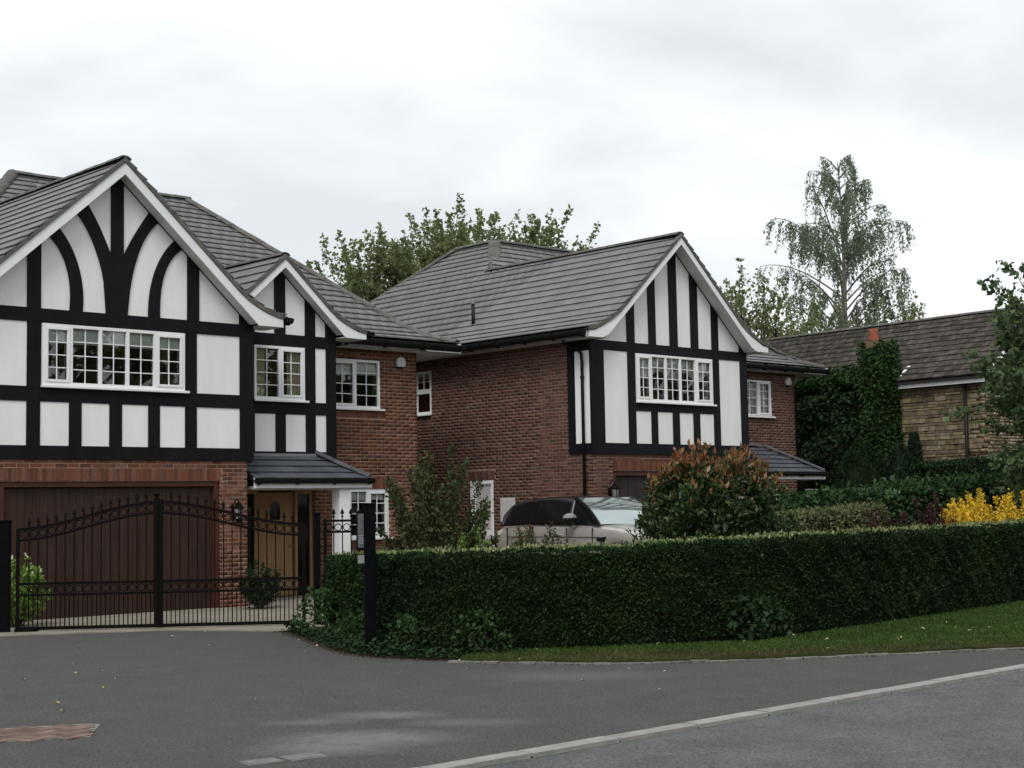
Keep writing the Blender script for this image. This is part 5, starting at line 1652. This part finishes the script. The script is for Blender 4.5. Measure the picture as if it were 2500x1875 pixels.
def stems_and_leaves(name, label, cat, base, spread, height, nst, leaves_per, leaf, m, m2=None, top_frac=.0, aspect=.5, low=.1, up=.5, group=None, droop=0.0, stem_r=.012,
                     lean=(0, 0), bark='bark', shell=.45, tipsize=1.0, z0=0.0, power=.7, dome=0.0, radw=.35, hvar=.80):
    """bushy shrub: stems fan out of the base, leaves along the outer part of each stem and through the crown"""
    T = thing(name, label, cat, tuple(base), group)
    base = np.array(base, float)
    mb = MB(); PP, DD = [], []
    for k in range(nst):
        a = rng.uniform(0, 2 * math.pi); rr = math.sqrt(rng.uniform(0, 1))
        zt_ = height * (dome * math.sqrt(max(.04, 1 - (rr * .97) ** 4)) + (1 - dome) * (1 - .55 * rr ** 2.2)) * rng.uniform(hvar, 1.05)
        tip = base + np.array([math.cos(a) * rr * spread + lean[0] * zt_, math.sin(a) * rr * spread + lean[1] * zt_, zt_])
        st = base + np.array([math.cos(a) * rr * spread * .12, math.sin(a) * rr * spread * .12, 0])
        midp = st * .5 + tip * .5 + np.array([math.cos(a) * rr * spread * .12, math.sin(a) * rr * spread * .12, height * .06])
        ts = np.linspace(0, 1, 9)[:, None]
        C = (1 - ts) ** 2 * st + 2 * ts * (1 - ts) * midp + ts ** 2 * tip
        mb.tube([tuple(c) for c in C], [stem_r * (1 - .8 * i / 8) for i in range(9)], 5)
        n = leaves_per
        t = low + (1 - low) * rng.uniform(0, 1, n) ** power
        i = np.minimum((t * 8).astype(int), 7); fr = (t * 8 - i)[:, None]
        q = C[i] * (1 - fr) + C[i + 1] * fr
        d = unit(C[i + 1] - C[i])
        off = rdir(n) * (leaf * rng.uniform(.3, 2.6, n))[:, None] * (1.15 - .7 * t[:, None])
        PP.append(q + off); DD.append(unit(d * up + rdir(n) + np.array([0, 0, .25 - droop])))
    mb.build('stems', bark, T)
    Q = np.vstack(PP); D = np.vstack(DD); k = len(Q)
    ok = Q[:, 2] > z0 + .02
    Q, D = Q[ok], D[ok]; k = len(Q)
    NN = unit(rdir(k) * .8 + np.array([0, 0, .7]))
    sz = leaf * rng.uniform(.65, 1.25, k)
    if m2 is None:
        leaf_object('foliage', Q, D, NN, sz, m, T, aspect)
    else:
        hrel = (Q[:, 2] - base[2]) / height; rad = np.linalg.norm(Q[:, :2] - base[:2], axis=1) / spread
        red = hrel + radw * rad + rng.normal(0, .09, k) > top_frac
        leaf_object('foliage', Q[~red], D[~red], NN[~red], sz[~red], m, T, aspect)
        leaf_object('young_foliage', Q[red], unit(D[red] + np.array([0, 0, .9])), NN[red], sz[red] * tipsize, m2, T, aspect)
    return T


# tall loose shrub between the houses
stems_and_leaves('tall_shrub', 'tall loose green shrub with reddish new shoots between the two brick houses', 'shrub', (17.5, 20.85, 0), 1.18, 3.1, 52, 270, .085, 'spirea', m2='red_leaf', top_frac=1.22, aspect=.55, low=.12, power=.8, hvar=.52)
stems_and_leaves('young_shrub', 'bright green young shrub at the foot of the tall shrub, just above the hedge', 'shrub', (17.3, 19.7, 0), .45, 1.55, 16, 90, .07, 'lime_leaf', aspect=.6)
stems_and_leaves('rose_bush', 'thin rose bush with pale buds in front of the car door', 'shrub', (18.55, 19.2, .1), .75, 1.42, 22, 70, .06, 'spirea', m2='red_leaf', top_frac=1.12, aspect=.6, low=.4)
stems_and_leaves('photinia_bush', 'big rounded bush with coppery red tips and dark green leaves, right of the car', 'bush', (17.28, 14.2, 0), 1.28, 2.44, 170, 175, .10, 'photinia_green', m2='photinia_red', top_frac=1.0, aspect=.42, low=.3, up=.6, tipsize=1.15, dome=.95, radw=.16, power=.62)
stems_and_leaves('leafy_shoot', 'single leafy shoot leaning over the car bonnet, left of the red tipped bush', 'shrub', (16.05, 14.6, .1), .18, 1.45, 3, 26, .12, 'photinia_green', aspect=.34, low=.3, up=1.0)
# border plants behind the hedge, right
hedge('variegated_hedge', 'low hedge with pale variegated leaves behind the long hedge, right of the red tipped bush', [(18.9, 14.6), (20.5, 14.9), (22.3, 15.1), (23.6, 15.3)], .6, [1.46, 1.52, 1.58, 1.62], 'variegated', leaf=.055, dens=900, jitter=.07)
hedge('laurel_hedge', 'glossy green laurel hedge behind the variegated hedge', [(22.3, 17.9), (24.6, 17.3), (27.0, 16.6), (30, 16.0)], .8, [1.62, 1.78, 2.02, 2.15], 'laurel', leaf=.11, dens=330, jitter=.16)
stems_and_leaves('barberry_bush', 'dark purple barberry bush left of the yellow shrub', 'bush', (23.35, 14.35, .1), .8, 1.78, 40, 170, .05, 'purple_leaf', aspect=.6, low=.1)
stems_and_leaves('barberry_bush', 'small maroon barberry in front of the variegated hedge', 'bush', (22.1, 14.4, .1), .7, 1.5, 34, 150, .045, 'purple_leaf', aspect=.6, low=.1)
stems_and_leaves('yellow_shrub', 'bright yellow leaved shrub, the left of two behind the hedge at the right edge', 'shrub', (24.3, 13.9, .1), .85, 1.74, 60, 190, .06, 'yellow_leaf', aspect=.6, low=.15, up=.5, dome=.6, group='yellow shrubs behind the hedge')
stems_and_leaves('yellow_shrub', 'bright yellow leaved shrub cut by the right edge of the picture', 'shrub', (25.35, 13.55, .1), .85, 1.78, 60, 190, .06, 'yellow_leaf', aspect=.6, low=.15, up=.5, dome=.6, group='yellow shrubs behind the hedge')
# conifers and dark garden hedge in front of the stone house
def cone_conifer(label, base, r, h, n, m='conifer', leaf=.07):
    T = thing('conifer', label, 'conifer', tuple(base), 'dark conifers before the stone house')
    MB().tube([tuple(base), (base[0], base[1], base[2] + h * .9)], [.06, .015], 7).build('trunk', 'bark', T)
    t = rng.uniform(0, 1, n) ** .8; a = rng.uniform(0, 2 * math.pi, n)
    prof = np.sqrt(np.clip(1.02 - t, 0, 1)) * (.6 + .4 * np.minimum(1, t * 4))
    lob = 1 + .13 * np.sin(a * 5 + t * 9) + .1 * np.sin(a * 3 - t * 15)
    rad = r * prof * lob * rng.uniform(.72, 1.03, n)
    Q = np.column_stack([base[0] + rad * np.cos(a), base[1] + rad * np.sin(a), base[2] + .1 + t * (h - .1)])
    out_ = np.column_stack([np.cos(a), np.sin(a), np.full(n, .5)])
    leaf_object('foliage', Q, unit(out_ * .4 + rdir(n) * .5 + np.array([0, 0, .9])), unit(out_ + rdir(n) * .7), leaf * rng.uniform(.7, 1.4, n), m, T, .45)
    MB().lathe([(r * .5, .1), (r * .72, h * .3), (r * .66, h * .55), (r * .42, h * .8), (.05, h * .93)], tuple(base), 10).build('core', 'hedge_core', T, smooth=True)
    return T


cone_conifer('rounded dark conifer with greener top beside the brick wing', (28.35, 19.0, .2), .95, 2.8, 9000, 'ivy_dark')
cone_conifer('second dark conifer from the brick wing, upright and dense', (29.2, 18.6, .2), .62, 2.75, 6000)
cone_conifer('narrow upright conifer against the honey stone wall', (30.1, 18.75, .2), .34, 3.05, 4500)
hedge('garden_hedge', 'dark clipped hedge at the foot of the honey stone wall', [(29.5, 18.6), (31.5, 17.6), (33.5, 16.8)], .9, [2.5, 2.62, 2.66], 'ivy_dark', leaf=.06, dens=900, jitter=.06)
stems_and_leaves('copper_shrub', 'thin shrub with orange leaves between two conifers', 'shrub', (28.95, 19.3, .2), .3, 2.75, 10, 60, .07, 'red_leaf', aspect=.55, low=.5)
# dark timber fence panel beside the brick wing
FN = thing('fence_panel', 'dark boarded side gate between the brick wing and the conifers', 'fence', (35.5, 25.0, .17))
for i in range(13):
    MB().box(34.80 + i * .15, 34.94 + i * .15, 25.20, 25.225, .17, 2.05).build('fence_board', 'dark_fence', FN)
MB().box(34.80, 36.75, 25.23, 25.28, 1.86, 1.96).build('fence_rail', 'dark_fence', FN)
MB().box(34.80, 36.75, 25.16, 25.24, 2.06, 2.10).build('fence_cap', 'kerb_stone', FN)

# ivy clumps at the foot of the hedge
def ivy_clump(label, c, r, h, n, m='ivy', leaf=.075, name='ivy_clump'):
    T = thing(name, label, 'ivy', tuple(c), 'ivy at the foot of the hedge')
    mb = MB()
    for k in range(9):
        a = rng.uniform(0, 2 * math.pi); q = np.array(c) + np.array([math.cos(a) * r * .7, math.sin(a) * r * .7, h * rng.uniform(.4, .9)])
        mb.tube([tuple(c), tuple((np.array(c) + q) / 2 + rdir(1)[0] * .05), tuple(q)], [.01, .007, .003], 5)
    mb.build('stems', 'bark', T)
    a = rng.uniform(0, 2 * math.pi, n); s = np.sqrt(rng.uniform(0, 1, n)); t = rng.uniform(0, 1, n) ** .8
    lob = 1 + .25 * np.sin(a * 3 + c[0] * 9)
    R_ = r * s * lob * np.sqrt(np.clip(1 - (t * .9) ** 2, .05, 1))
    Q = np.column_stack([c[0] + R_ * np.cos(a), c[1] + R_ * np.sin(a), c[2] + .03 + t * h])
    leaf_object('foliage', Q, unit(rdir(n) + np.array([0, 0, -.1])), unit(rdir(n) * .7 + np.array([-.35, -.35, .8])), leaf * rng.uniform(.6, 1.3, n), m, T, .85)
    return T


ivy_clump('large ivy clump with pale shining leaves beside the gate foot', (12.55, 17.25, 0.02), .52, .60, 950, leaf=.065)
ivy_clump('ivy at the foot of the hedge just left of the intercom post', (11.6, 15.4, 0.02), .33, .36, 260, leaf=.06)
ivy_clump('ivy at the foot of the hedge just right of the intercom post', (11.5, 14.2, 0.02), .36, .40, 280, leaf=.06)
ivy_clump('ivy growing out of the hedge foot, second right of the intercom post', (11.85, 13.25, 0.02), .36, .46, 300, leaf=.06)
ivy_clump('ivy bush at the hedge foot where the grass verge widens', (15.0, 11.78, 0.05), .46, .50, 480, 'ivy_dark', leaf=.07)
# low ivy creeping over the soil bed between edge and hedge
EPq = np.array([(12.42, 18.2), (12.2, 17.6), (11.72, 16.5), (11.25, 15.4), (11.03, 14.7), (11.02, 14.2), (11.12, 13.6), (11.3, 13.1), (11.75, 12.95)])
cd, _l = polyline(EPq, .02)
n = 1900
q2 = cd[rng.integers(0, len(cd), n)] + np.abs(rng.normal(.10, .28, n))[:, None] * np.array([.78, .62]) + rng.normal(0, .04, (n, 2))
Q = np.column_stack([q2, .02 + np.abs(rng.normal(0, .07, n))])
o = leaf_object('creeping_ivy', Q, unit(rdir(n) * np.array([1, 1, .4])), unit(rdir(n) * .5 + np.array([-.2, -.2, 1.0])), .055 * rng.uniform(.5, 1.3, n), 'ivy_dark', None, .85)
o['kind'] = 'stuff'; tag(o, 'low dark ivy creeping over the soil at the foot of the hedge', 'ivy')
# plants behind the gates
stems_and_leaves('potted_shrub', 'small green shrub by the brick pier behind the gate', 'shrub', (14.95, 22.75, .02), .48, .85, 24, 90, .06, 'ivy_dark', aspect=.6)
stems_and_leaves('flowering_shrub', 'green shrub with white flowers behind the left gate post', 'shrub', (10.35, 22.6, .02), .55, 1.05, 26, 90, .07, 'lime_leaf', m2='white_flower', top_frac=1.15, aspect=.6)

# ivy over the stone house and its chimney
IV = thing('wall_ivy', 'thick ivy covering the chimney and side wall of the stone house', 'ivy', tuple(oS + uS * 5 + nS * .3))
def ivy_wall(fc, u0, u1, n_out, zlow, ztopf, n, m, leaf, nm):
    u = rng.uniform(u0, u1, n); top = np.array([ztopf(x) for x in u]); z = zlow + rng.uniform(0, 1, n) * (top - zlow)
    bulge = n_out * (.6 + .35 * np.sin(u * 2.3 + z * 1.7) * np.cos(z * 2.1 - u * .7)) + rng.normal(0, .06, n)
    edge = np.minimum(1, np.minimum(u - u0, u1 - u) / .4 + .25) * np.minimum(1, (top - z) / .35 + .3)
    bulge = bulge * edge
    Q = fc.o + fc.u * u[:, None] + fc.n * bulge[:, None]; Q = np.column_stack([Q[:, 0], Q[:, 1], z])
    NN = unit(fc.n + np.array([0, 0, .5]) + rdir(n) * .6)
    leaf_object(nm, Q, unit(rdir(n) + np.array([0, 0, -.4])), NN, leaf * rng.uniform(.6, 1.3, n), m, IV, .8)


ivy_wall(fS, 3.6, 10.2, .75, .4, lambda u: 5.2 + .12 * math.sin(u * 2.1) + .1 * math.sin(u * 5.3), 15000, 'ivy_dark', .13, 'wall_foliage')
# chimney ivy wraps three faces
fC = Face(oS + nS * .60, uS, nS)
ivy_wall(fC, 2.88, 3.80, .17, 1.8, lambda u: 6.35 + .12 * math.sin(u * 7), 4200, 'ivy', .10, 'chimney_foliage')
fC2 = Face(oS + uS * 2.92, nS, -uS)
ivy_wall(fC2, -.1, .70, .16, 3.0, lambda u: 6.4 + .1 * math.sin(u * 9), 2600, 'ivy', .10, 'chimney_foliage')
# ivy top lip over the eave
n = 4500
u = rng.uniform(4.0, 10.2, n); hh = rng.uniform(0, 1, n) ** 1.6
Q = fS.o + fS.u * u[:, None] + fS.n * (.45 - hh * (.9 + .3 * np.sin(u * 1.9)))[:, None]
Q = np.column_stack([Q[:, 0], Q[:, 1], 5.22 + hh * .62 + rng.normal(0, .05, n)])
leaf_object('eave_foliage', Q, rdir(n), unit(rdir(n) * .6 + np.array([0, 0, 1.0])), .12 * rng.uniform(.6, 1.3, n), 'ivy', IV, .8)

# ================================================================ TREES
def grow(base, d, length, r, level, maxl, segs, tips, spread=.75, up=.15, nchild=(3, 5)):
    d = np.array(d) / np.linalg.norm(d)
    pts = [np.array(base, float)]
    k = 5
    cur = d.copy()
    for i in range(k):
        cur = unit(cur + rng.normal(0, .09, 3) + np.array([0, 0, up * .25]))
        pts.append(pts[-1] + cur * length / k)
    rr = [r * (1 - .45 * i / k) for i in range(k + 1)]
    segs.append((pts, rr))
    if level >= maxl - 1: tips.append((pts, cur))
    if level == maxl: return
    n = rng.integers(nchild[0], nchild[1] + 1)
    for j in range(n):
        t = .35 + .65 * (j + rng.uniform(0, .8)) / n
        i = min(int(t * k), k - 1); p = pts[i] + (pts[i + 1] - pts[i]) * (t * k - i)
        side = unit(np.cross(cur, rdir(1)[0])); nd = unit(cur * (1 - spread * .45) + side * spread * rng.uniform(.6, 1.2) + np.array([0, 0, up]))
        grow(p, nd, length * rng.uniform(.55, .8), r * .5, level + 1, maxl, segs, tips, spread, up, nchild)
    grow(pts[-1], cur, length * .7, r * .55, level + 1, maxl, segs, tips, spread, up, nchild)


def broadleaf(name, label, base, h, m, leaf, per_tip, limbs=5, maxl=3, up=.2, spread=.8, trunk_r=.22, trunk_frac=.25, lean=(0, 0), aspect=.8, cat='tree', group=None, len0=.30, thin=1.0, outw=.8):
    T = thing(name, label, cat, tuple(base), group)
    base = np.array(base, float)
    segs, tips = [], []
    top = base + np.array([lean[0], lean[1], h * trunk_frac])
    segs.append(([base, (base + top) / 2, top], [trunk_r, trunk_r * .85, trunk_r * .7]))
    for j in range(limbs):
        a = 2 * math.pi * (j + rng.uniform(-.3, .3)) / limbs
        grow(top, (math.cos(a) * outw, math.sin(a) * outw, rng.uniform(.6, 1.2)), h * len0 * rng.uniform(.85, 1.15), trunk_r * .45, 1, maxl, segs, tips, spread, up)
    grow(top, (0, 0, 1), h * len0 * 1.15, trunk_r * .55, 1, maxl, segs, tips, spread, up)
    mb = MB()
    for p, r in segs: mb.tube([tuple(q) for q in p], [max(.006, x) for x in r], 6 if r[0] > .05 else 4)
    mb.build('trunk', 'bark', T)
    PP, DD = [], []
    for pts, d in tips:
        P = np.array(pts); n = int(per_tip * rng.uniform(.6, 1.3))
        t = rng.uniform(.05, 1.08, n) * (len(P) - 1); i = np.minimum(t.astype(int), len(P) - 2); fr = (t - i)[:, None]
        q = P[i] + (P[i + 1] - P[i]) * fr
        PP.append(q + rdir(n) * (leaf * rng.uniform(.2, 1.5, n) * thin)[:, None]); DD.append(unit(rdir(n) + d * .5 + np.array([0, 0, -.25])))
    Q = np.vstack(PP); D = np.vstack(DD); k = len(Q)
    leaf_object('crown', Q, D, unit(rdir(k) + np.array([0, 0, .5])), leaf * rng.uniform(.65, 1.25, k), m, T, aspect)
    return T


def crown_tree(name, label, base, ctr, rad, nshoot, per, leaf, m, cat='tree', up=.9, slen=1.4, trunk_r=.2, aspect=.8, group=None, shell=.35, spreadl=1.6, upfrac=.72):
    """tree whose crown is many leafy shoots growing up and out of limbs; uneven outline with gaps"""
    T = thing(name, label, cat, tuple(base), group)
    base = np.array(base, float); ctr = np.array(ctr, float); rad = np.array(rad, float)
    mb = MB()
    fork = base * .35 + np.array([ctr[0], ctr[1], max(base[2] + .8, ctr[2] - rad[2] * .95)]) * .65
    mb.tube([tuple(base), tuple((base + fork) / 2 + rng.normal(0, .06, 3)), tuple(fork)], [trunk_r, trunk_r * .85, trunk_r * .7], 8)
    limbs = []
    for k in range(9):
        d = unit(np.array([math.cos(k * 2.4), math.sin(k * 2.4), rng.uniform(.2, 1.4)]))
        e = ctr + d * rad * .6
        mid = fork * .5 + e * .5 + rng.normal(0, .15, 3) * rad * .3
        ts = np.linspace(0, 1, 7)[:, None]
        C = (1 - ts) ** 2 * fork + 2 * ts * (1 - ts) * mid + ts ** 2 * e
        mb.tube([tuple(c) for c in C], [trunk_r * .42 * (1 - .75 * i / 6) for i in range(7)], 6)
        limbs.append(C)
    LM = np.vstack(limbs)
    PP, DD = [], []
    for k in range(nshoot):
        d = rdir(1)[0]; d[2] = abs(d[2]) if rng.uniform() < upfrac else d[2]
        rr = rng.uniform(shell, 1.0) ** .6
        st = ctr + d * rad * rr * rng.uniform(.80, 1.0)
        j = np.argmin(np.linalg.norm(LM - st, axis=1))
        ln_ = slen * rng.uniform(.55, 1.25)
        dd_ = unit(d * .8 + np.array([0, 0, up]) + rng.normal(0, .28, 3))
        tip = st + dd_ * ln_
        pts = [LM[j], LM[j] * .45 + st * .55 + rng.normal(0, .1, 3), st, st + dd_ * ln_ * .5 + rng.normal(0, .05, 3), tip]
        mb.tube([tuple(p) for p in pts], [.028, .02, .014, .009, .003], 4)
        n = int(per * rng.uniform(.55, 1.35)); P = np.array(pts)
        t = 1.55 + rng.uniform(0, 1, n) ** .85 * 2.45; i = np.minimum(t.astype(int), 3); fr = (t - i)[:, None]
        q = P[i] + (P[i + 1] - P[i]) * fr
        wid = leaf * spreadl * (1.15 - .75 * np.clip((t - 2) / 2, 0, 1))
        PP.append(q + rdir(n) * (wid * rng.uniform(.15, 1.2, n))[:, None]); DD.append(unit(rdir(n) + dd_ * .45 + np.array([0, 0, -.35])))
    mb.build('trunk', 'bark', T)
    Q = np.vstack(PP); D = np.vstack(DD); k = len(Q)
    leaf_object('crown', Q, D, unit(rdir(k) + np.array([0, 0, .45])), leaf * rng.uniform(.6, 1.25, k), m, T, aspect)
    return T


crown_tree('sycamore_tree', 'broad green sycamore rising behind the roofs between the two houses', (31.0, 36.2, 0), (31.3, 35.6, 8.2), (2.8, 2.8, 2.6), 150, 95, .145, 'sycamore')
crown_tree('sycamore_tree', 'sycamore with spreading shoots behind the left end of the second roof', (28.9, 38.2, 0), (29.1, 37.7, 7.6), (2.1, 2.1, 2.3), 85, 85, .145, 'sycamore')
crown_tree('sycamore_tree', 'sycamore crown showing low over the crown ridge of the second roof', (33.6, 34.2, 0), (33.3, 34.1, 8.1), (2.0, 2.0, 2.1), 60, 85, .14, 'sycamore')
crown_tree('garden_tree', 'light green tree behind the right slope of the second gable', (42.0, 32.6, 0), (42.0, 32.4, 7.2), (1.5, 1.5, 1.9), 34, 55, .15, 'sycamore')
crown_tree('garden_tree', 'low green tree between the birch and the stone roof', (46.8, 33.8, 0), (46.8, 33.8, 7.2), (2.2, 2.2, 1.6), 40, 50, .15, 'sycamore')
crown_tree('garden_tree', 'dark leafy tree behind the terracotta chimney pot', (51.6, 31.6, 0), (51.0, 31.9, 7.3), (1.3, 1.3, 1.5), 30, 55, .15, 'sycamore')
crown_tree('maple_tree', 'broadleaf tree with large leaves hanging into the right edge of the picture', (29.2, 13.9, 0), (28.9, 13.95, 3.75), (1.9, 1.9, 2.75), 270, 75, .145, 'maple', up=.12, slen=.95, trunk_r=.11, upfrac=.25)


def birch(label, base, h):
    T = thing('birch_tree', label, 'tree', tuple(base))
    base = np.array(base, float)
    mb = MB(); tr = []
    for i in range(13):
        t = i / 12
        tr.append(base + np.array([.25 * math.sin(t * 3) + t * .25, .18 * math.cos(t * 4) - .18, h * t * .97]))
    mb.tube([tuple(p) for p in tr], [.20 * (1 - t_ / 12.4) + .012 for t_ in range(13)], 8)
    TR = np.array(tr)
    PP, DD = [], []
    nb = 74
    for b in range(nb):
        t = .22 + .77 * (b + rng.uniform(0, 1)) / nb
        i = min(int(t * 12), 11); p0 = TR[i] + (TR[i + 1] - TR[i]) * (t * 12 - i)
        a = b * 2.399 + rng.uniform(-.4, .4)
        reach = h * (.185 * math.sin(min(1, (1.05 - t) / .58) * math.pi * .5) + .025) * rng.uniform(.5, 1.15)
        rise = reach * rng.uniform(.35, 1.1)
        dens_ = rng.choice((.35, .8, 1.3))
        o = np.array([math.cos(a), math.sin(a), 0])
        L = []
        for s in np.linspace(0, 1, 9):
            L.append(p0 + o * reach * s + np.array([0, 0, rise * math.sin(s * math.pi * .56)]))
        mb.tube([tuple(q) for q in L], [.045 * (1 - s * .9) * (1.2 - t * .6) + .006 for s in np.linspace(0, 1, 9)], 5)
        L = np.array(L)
        # hanging twigs
        nt_ = int((5 + reach * 6.0) * dens_)
        for k in range(nt_):
            s = rng.uniform(.25, 1.0) * 8; j = min(int(s), 7); q0 = L[j] + (L[j + 1] - L[j]) * (s - j)
            ln_ = h * rng.uniform(.02, .095); sw = rng.normal(0, .12, 2)
            ns = 7
            tw = [q0 + np.array([o[0] * .18 * math.sin(v * 1.6) + sw[0] * v, o[1] * .18 * math.sin(v * 1.6) + sw[1] * v, .12 * v * (1 - v) - ln_ * v ** 1.25]) for v in np.linspace(0, 1, ns)]
            mb.tube([tuple(q) for q in tw], .005, 3, caps=False)
            W = np.array(tw); n = int(ln_ * 26 + 5)
            u = rng.uniform(.05, 1, n) * (ns - 1); ii = np.minimum(u.astype(int), ns - 2)
            q = W[ii] + (W[ii + 1] - W[ii]) * (u - ii)[:, None]
            PP.append(q + rdir(n) * rng.uniform(.02, .14, n)[:, None]); DD.append(unit(rdir(n) * .7 + np.array([0, 0, -1.0])))
    mb.build('trunk', 'birch_bark', T)
    Q = np.vstack(PP); D = np.vstack(DD); k = len(Q)
    leaf_object('crown', Q, D, rdir(k), .105 * rng.uniform(.7, 1.3, k), 'birch_leaf', T, .6)


birch('tall weeping birch with hanging twigs behind the stone house', (50.4, 34.9, 0), 16.0)

# ================================================================ SMALL THINGS
# mown grass on the verge
from mathutils.geometry import tessellate_polygon
poly = np.array([(x, y) for x, y in GE + HB])


def inside(P, poly):
    x, y = P[:, 0], P[:, 1]; c = np.zeros(len(P), bool); j = len(poly) - 1
    for i in range(len(poly)):
        xi, yi = poly[i]; xj, yj = poly[j]
        cond = ((yi > y) != (yj > y)) & (x < (xj - xi) * (y - yi) / (yj - yi + 1e-12) + xi)
        c ^= cond; j = i
    return c


n = 190000
P = np.column_stack([rng.uniform(11, 24.5, n), rng.uniform(8.2, 13.3, n)])
P = P[inside(P, poly)]
d_ = np.linalg.norm(P, axis=1)
P = P[rng.uniform(0, 1, len(P)) < np.clip(1.2 - (P[:, 0] - 16) * .1, .35, 1)]
k = len(P)
edge = np.minimum.reduce([np.abs(P[:, 1] - np.interp(P[:, 0], [g_[0] for g_ in GE[2:]], [g_[1] for g_ in GE[2:]]))])
dry = rng.uniform(0, 1, k) < np.clip(1.15 - edge * .8 - (P[:, 0] - 13) * .13, .06, .88)
Q = np.column_stack([P, np.full(k, .043)])
D = unit(rdir(k) * .55 + np.array([0, 0, 1.0])); sz = rng.uniform(.022, .05, k)
for sel, m, nm in ((~dry, 'grass_blade', 'grass'), (dry, 'dry_blade', 'dry_grass')):
    o = leaf_object(nm, Q[sel], D[sel], rdir(sel.sum()), sz[sel], m, None, .22)
    o['kind'] = 'stuff'
    tag(o, 'short green mown grass on the verge' if nm == 'grass' else 'short yellowed grass along the verge edge', 'grass')
# crumbs of soil and gravel along the edge of the bed and the verge
EP = np.array([(12.45, 18.4), (12.30, 17.85), (11.72, 16.5), (11.22, 15.4), (10.99, 14.68), (10.96, 14.18), (11.08, 13.62), (11.27, 13.02)] + GE[1:8])
EPd, _l = polyline(EP, .01)
n = 9000
base_ = EPd[rng.integers(0, len(EPd), n)]
base_ = base_ + rng.normal(0, .07, (n, 2)) + np.array([.02, .02])
R3 = np.zeros((n, 3, 4))
s3 = rng.uniform(.005, .022, n) * rng.uniform(.5, 1, n)
ang = rng.uniform(0, math.pi, n)
R3[:, 0, 0] = np.cos(ang) * s3; R3[:, 1, 0] = np.sin(ang) * s3; R3[:, 0, 1] = -np.sin(ang) * s3 * .7; R3[:, 1, 1] = np.cos(ang) * s3 * .7; R3[:, 2, 2] = s3 * .6
R3[:, :2, 3] = base_; R3[:, 2, 3] = .004
W = np.einsum('nij,kj->nki', R3[:, :, :3], CUBE_V) + R3[:, None, :, 3]
o = np_mesh('soil_crumbs', W.reshape(-1, 3), (CUBE_F[None] + (np.arange(n) * 8)[:, None, None]).reshape(-1, 4), 'grit')
o['kind'] = 'stuff'; tag(o, 'crumbs of soil and grit along the edge of the drive', 'grit')
# litter of fallen leaves on verge, drive and soil
n = 150
P = np.column_stack([rng.uniform(5, 19, n), rng.uniform(8.2, 19, n)])
near = inside(P, poly) | (np.abs(P[:, 0] + P[:, 1] * .0 - 11.3) < .6)
P = P[near | (rng.uniform(0, 1, n) < .22)]; k = len(P)
zz_ = np.where(inside(P, poly), .085, np.where(P[:, 0] > 11, .055, .012))
o = leaf_object('fallen_leaves', np.column_stack([P, zz_]), unit(rdir(k) * np.array([1, 1, .15])), unit(rdir(k) * .3 + np.array([0, 0, 1.0])), rng.uniform(.03, .075, k), 'dead_leaf', None, .6)
o['kind'] = 'stuff'; tag(o, 'pale fallen leaves scattered on the drive and verge', 'leaves')

# trees on the far side of the road, behind the camera: seen mirrored in the window panes
PP = []
mb = MB()
for (x, y, h, r) in ((16, -13, 10, 4), (24, -14, 12, 4.5), (32, -12, 9.5, 4), (40, -14, 12.5, 5), (49, -13, 11, 4.5), (58, -12, 10, 4.5), (68, -14, 12, 5), (6, -12, 9, 4), (-4, -14, 11, 4.5)):
    n = 2600
    d3 = rdir(n); rad = rng.uniform(.45, 1, n)[:, None] ** .5
    lob = (1 + .22 * np.sin(d3[:, 0] * 7 + x) * np.cos(d3[:, 2] * 6))[:, None]
    PP.append(np.array([x, y, h * .58]) + d3 * rad * lob * np.array([r, r, h * .43]))
    mb.tube([(x, y, -.3), (x + .2, y, h * .4), (x, y, h * .75)], [.3, .22, .08], 8)
Q = np.vstack(PP); k = len(Q)
tl = leaf_object('tree_line', Q, rdir(k), rdir(k), .62 * rng.uniform(.6, 1.3, k), 'sycamore', None, .8)
tl['kind'] = 'stuff'; tag(tl, 'line of leafy trees across the road behind the viewer', 'trees')
tt = mb.build('trunks', 'bark', tl)

del CAR['_world']
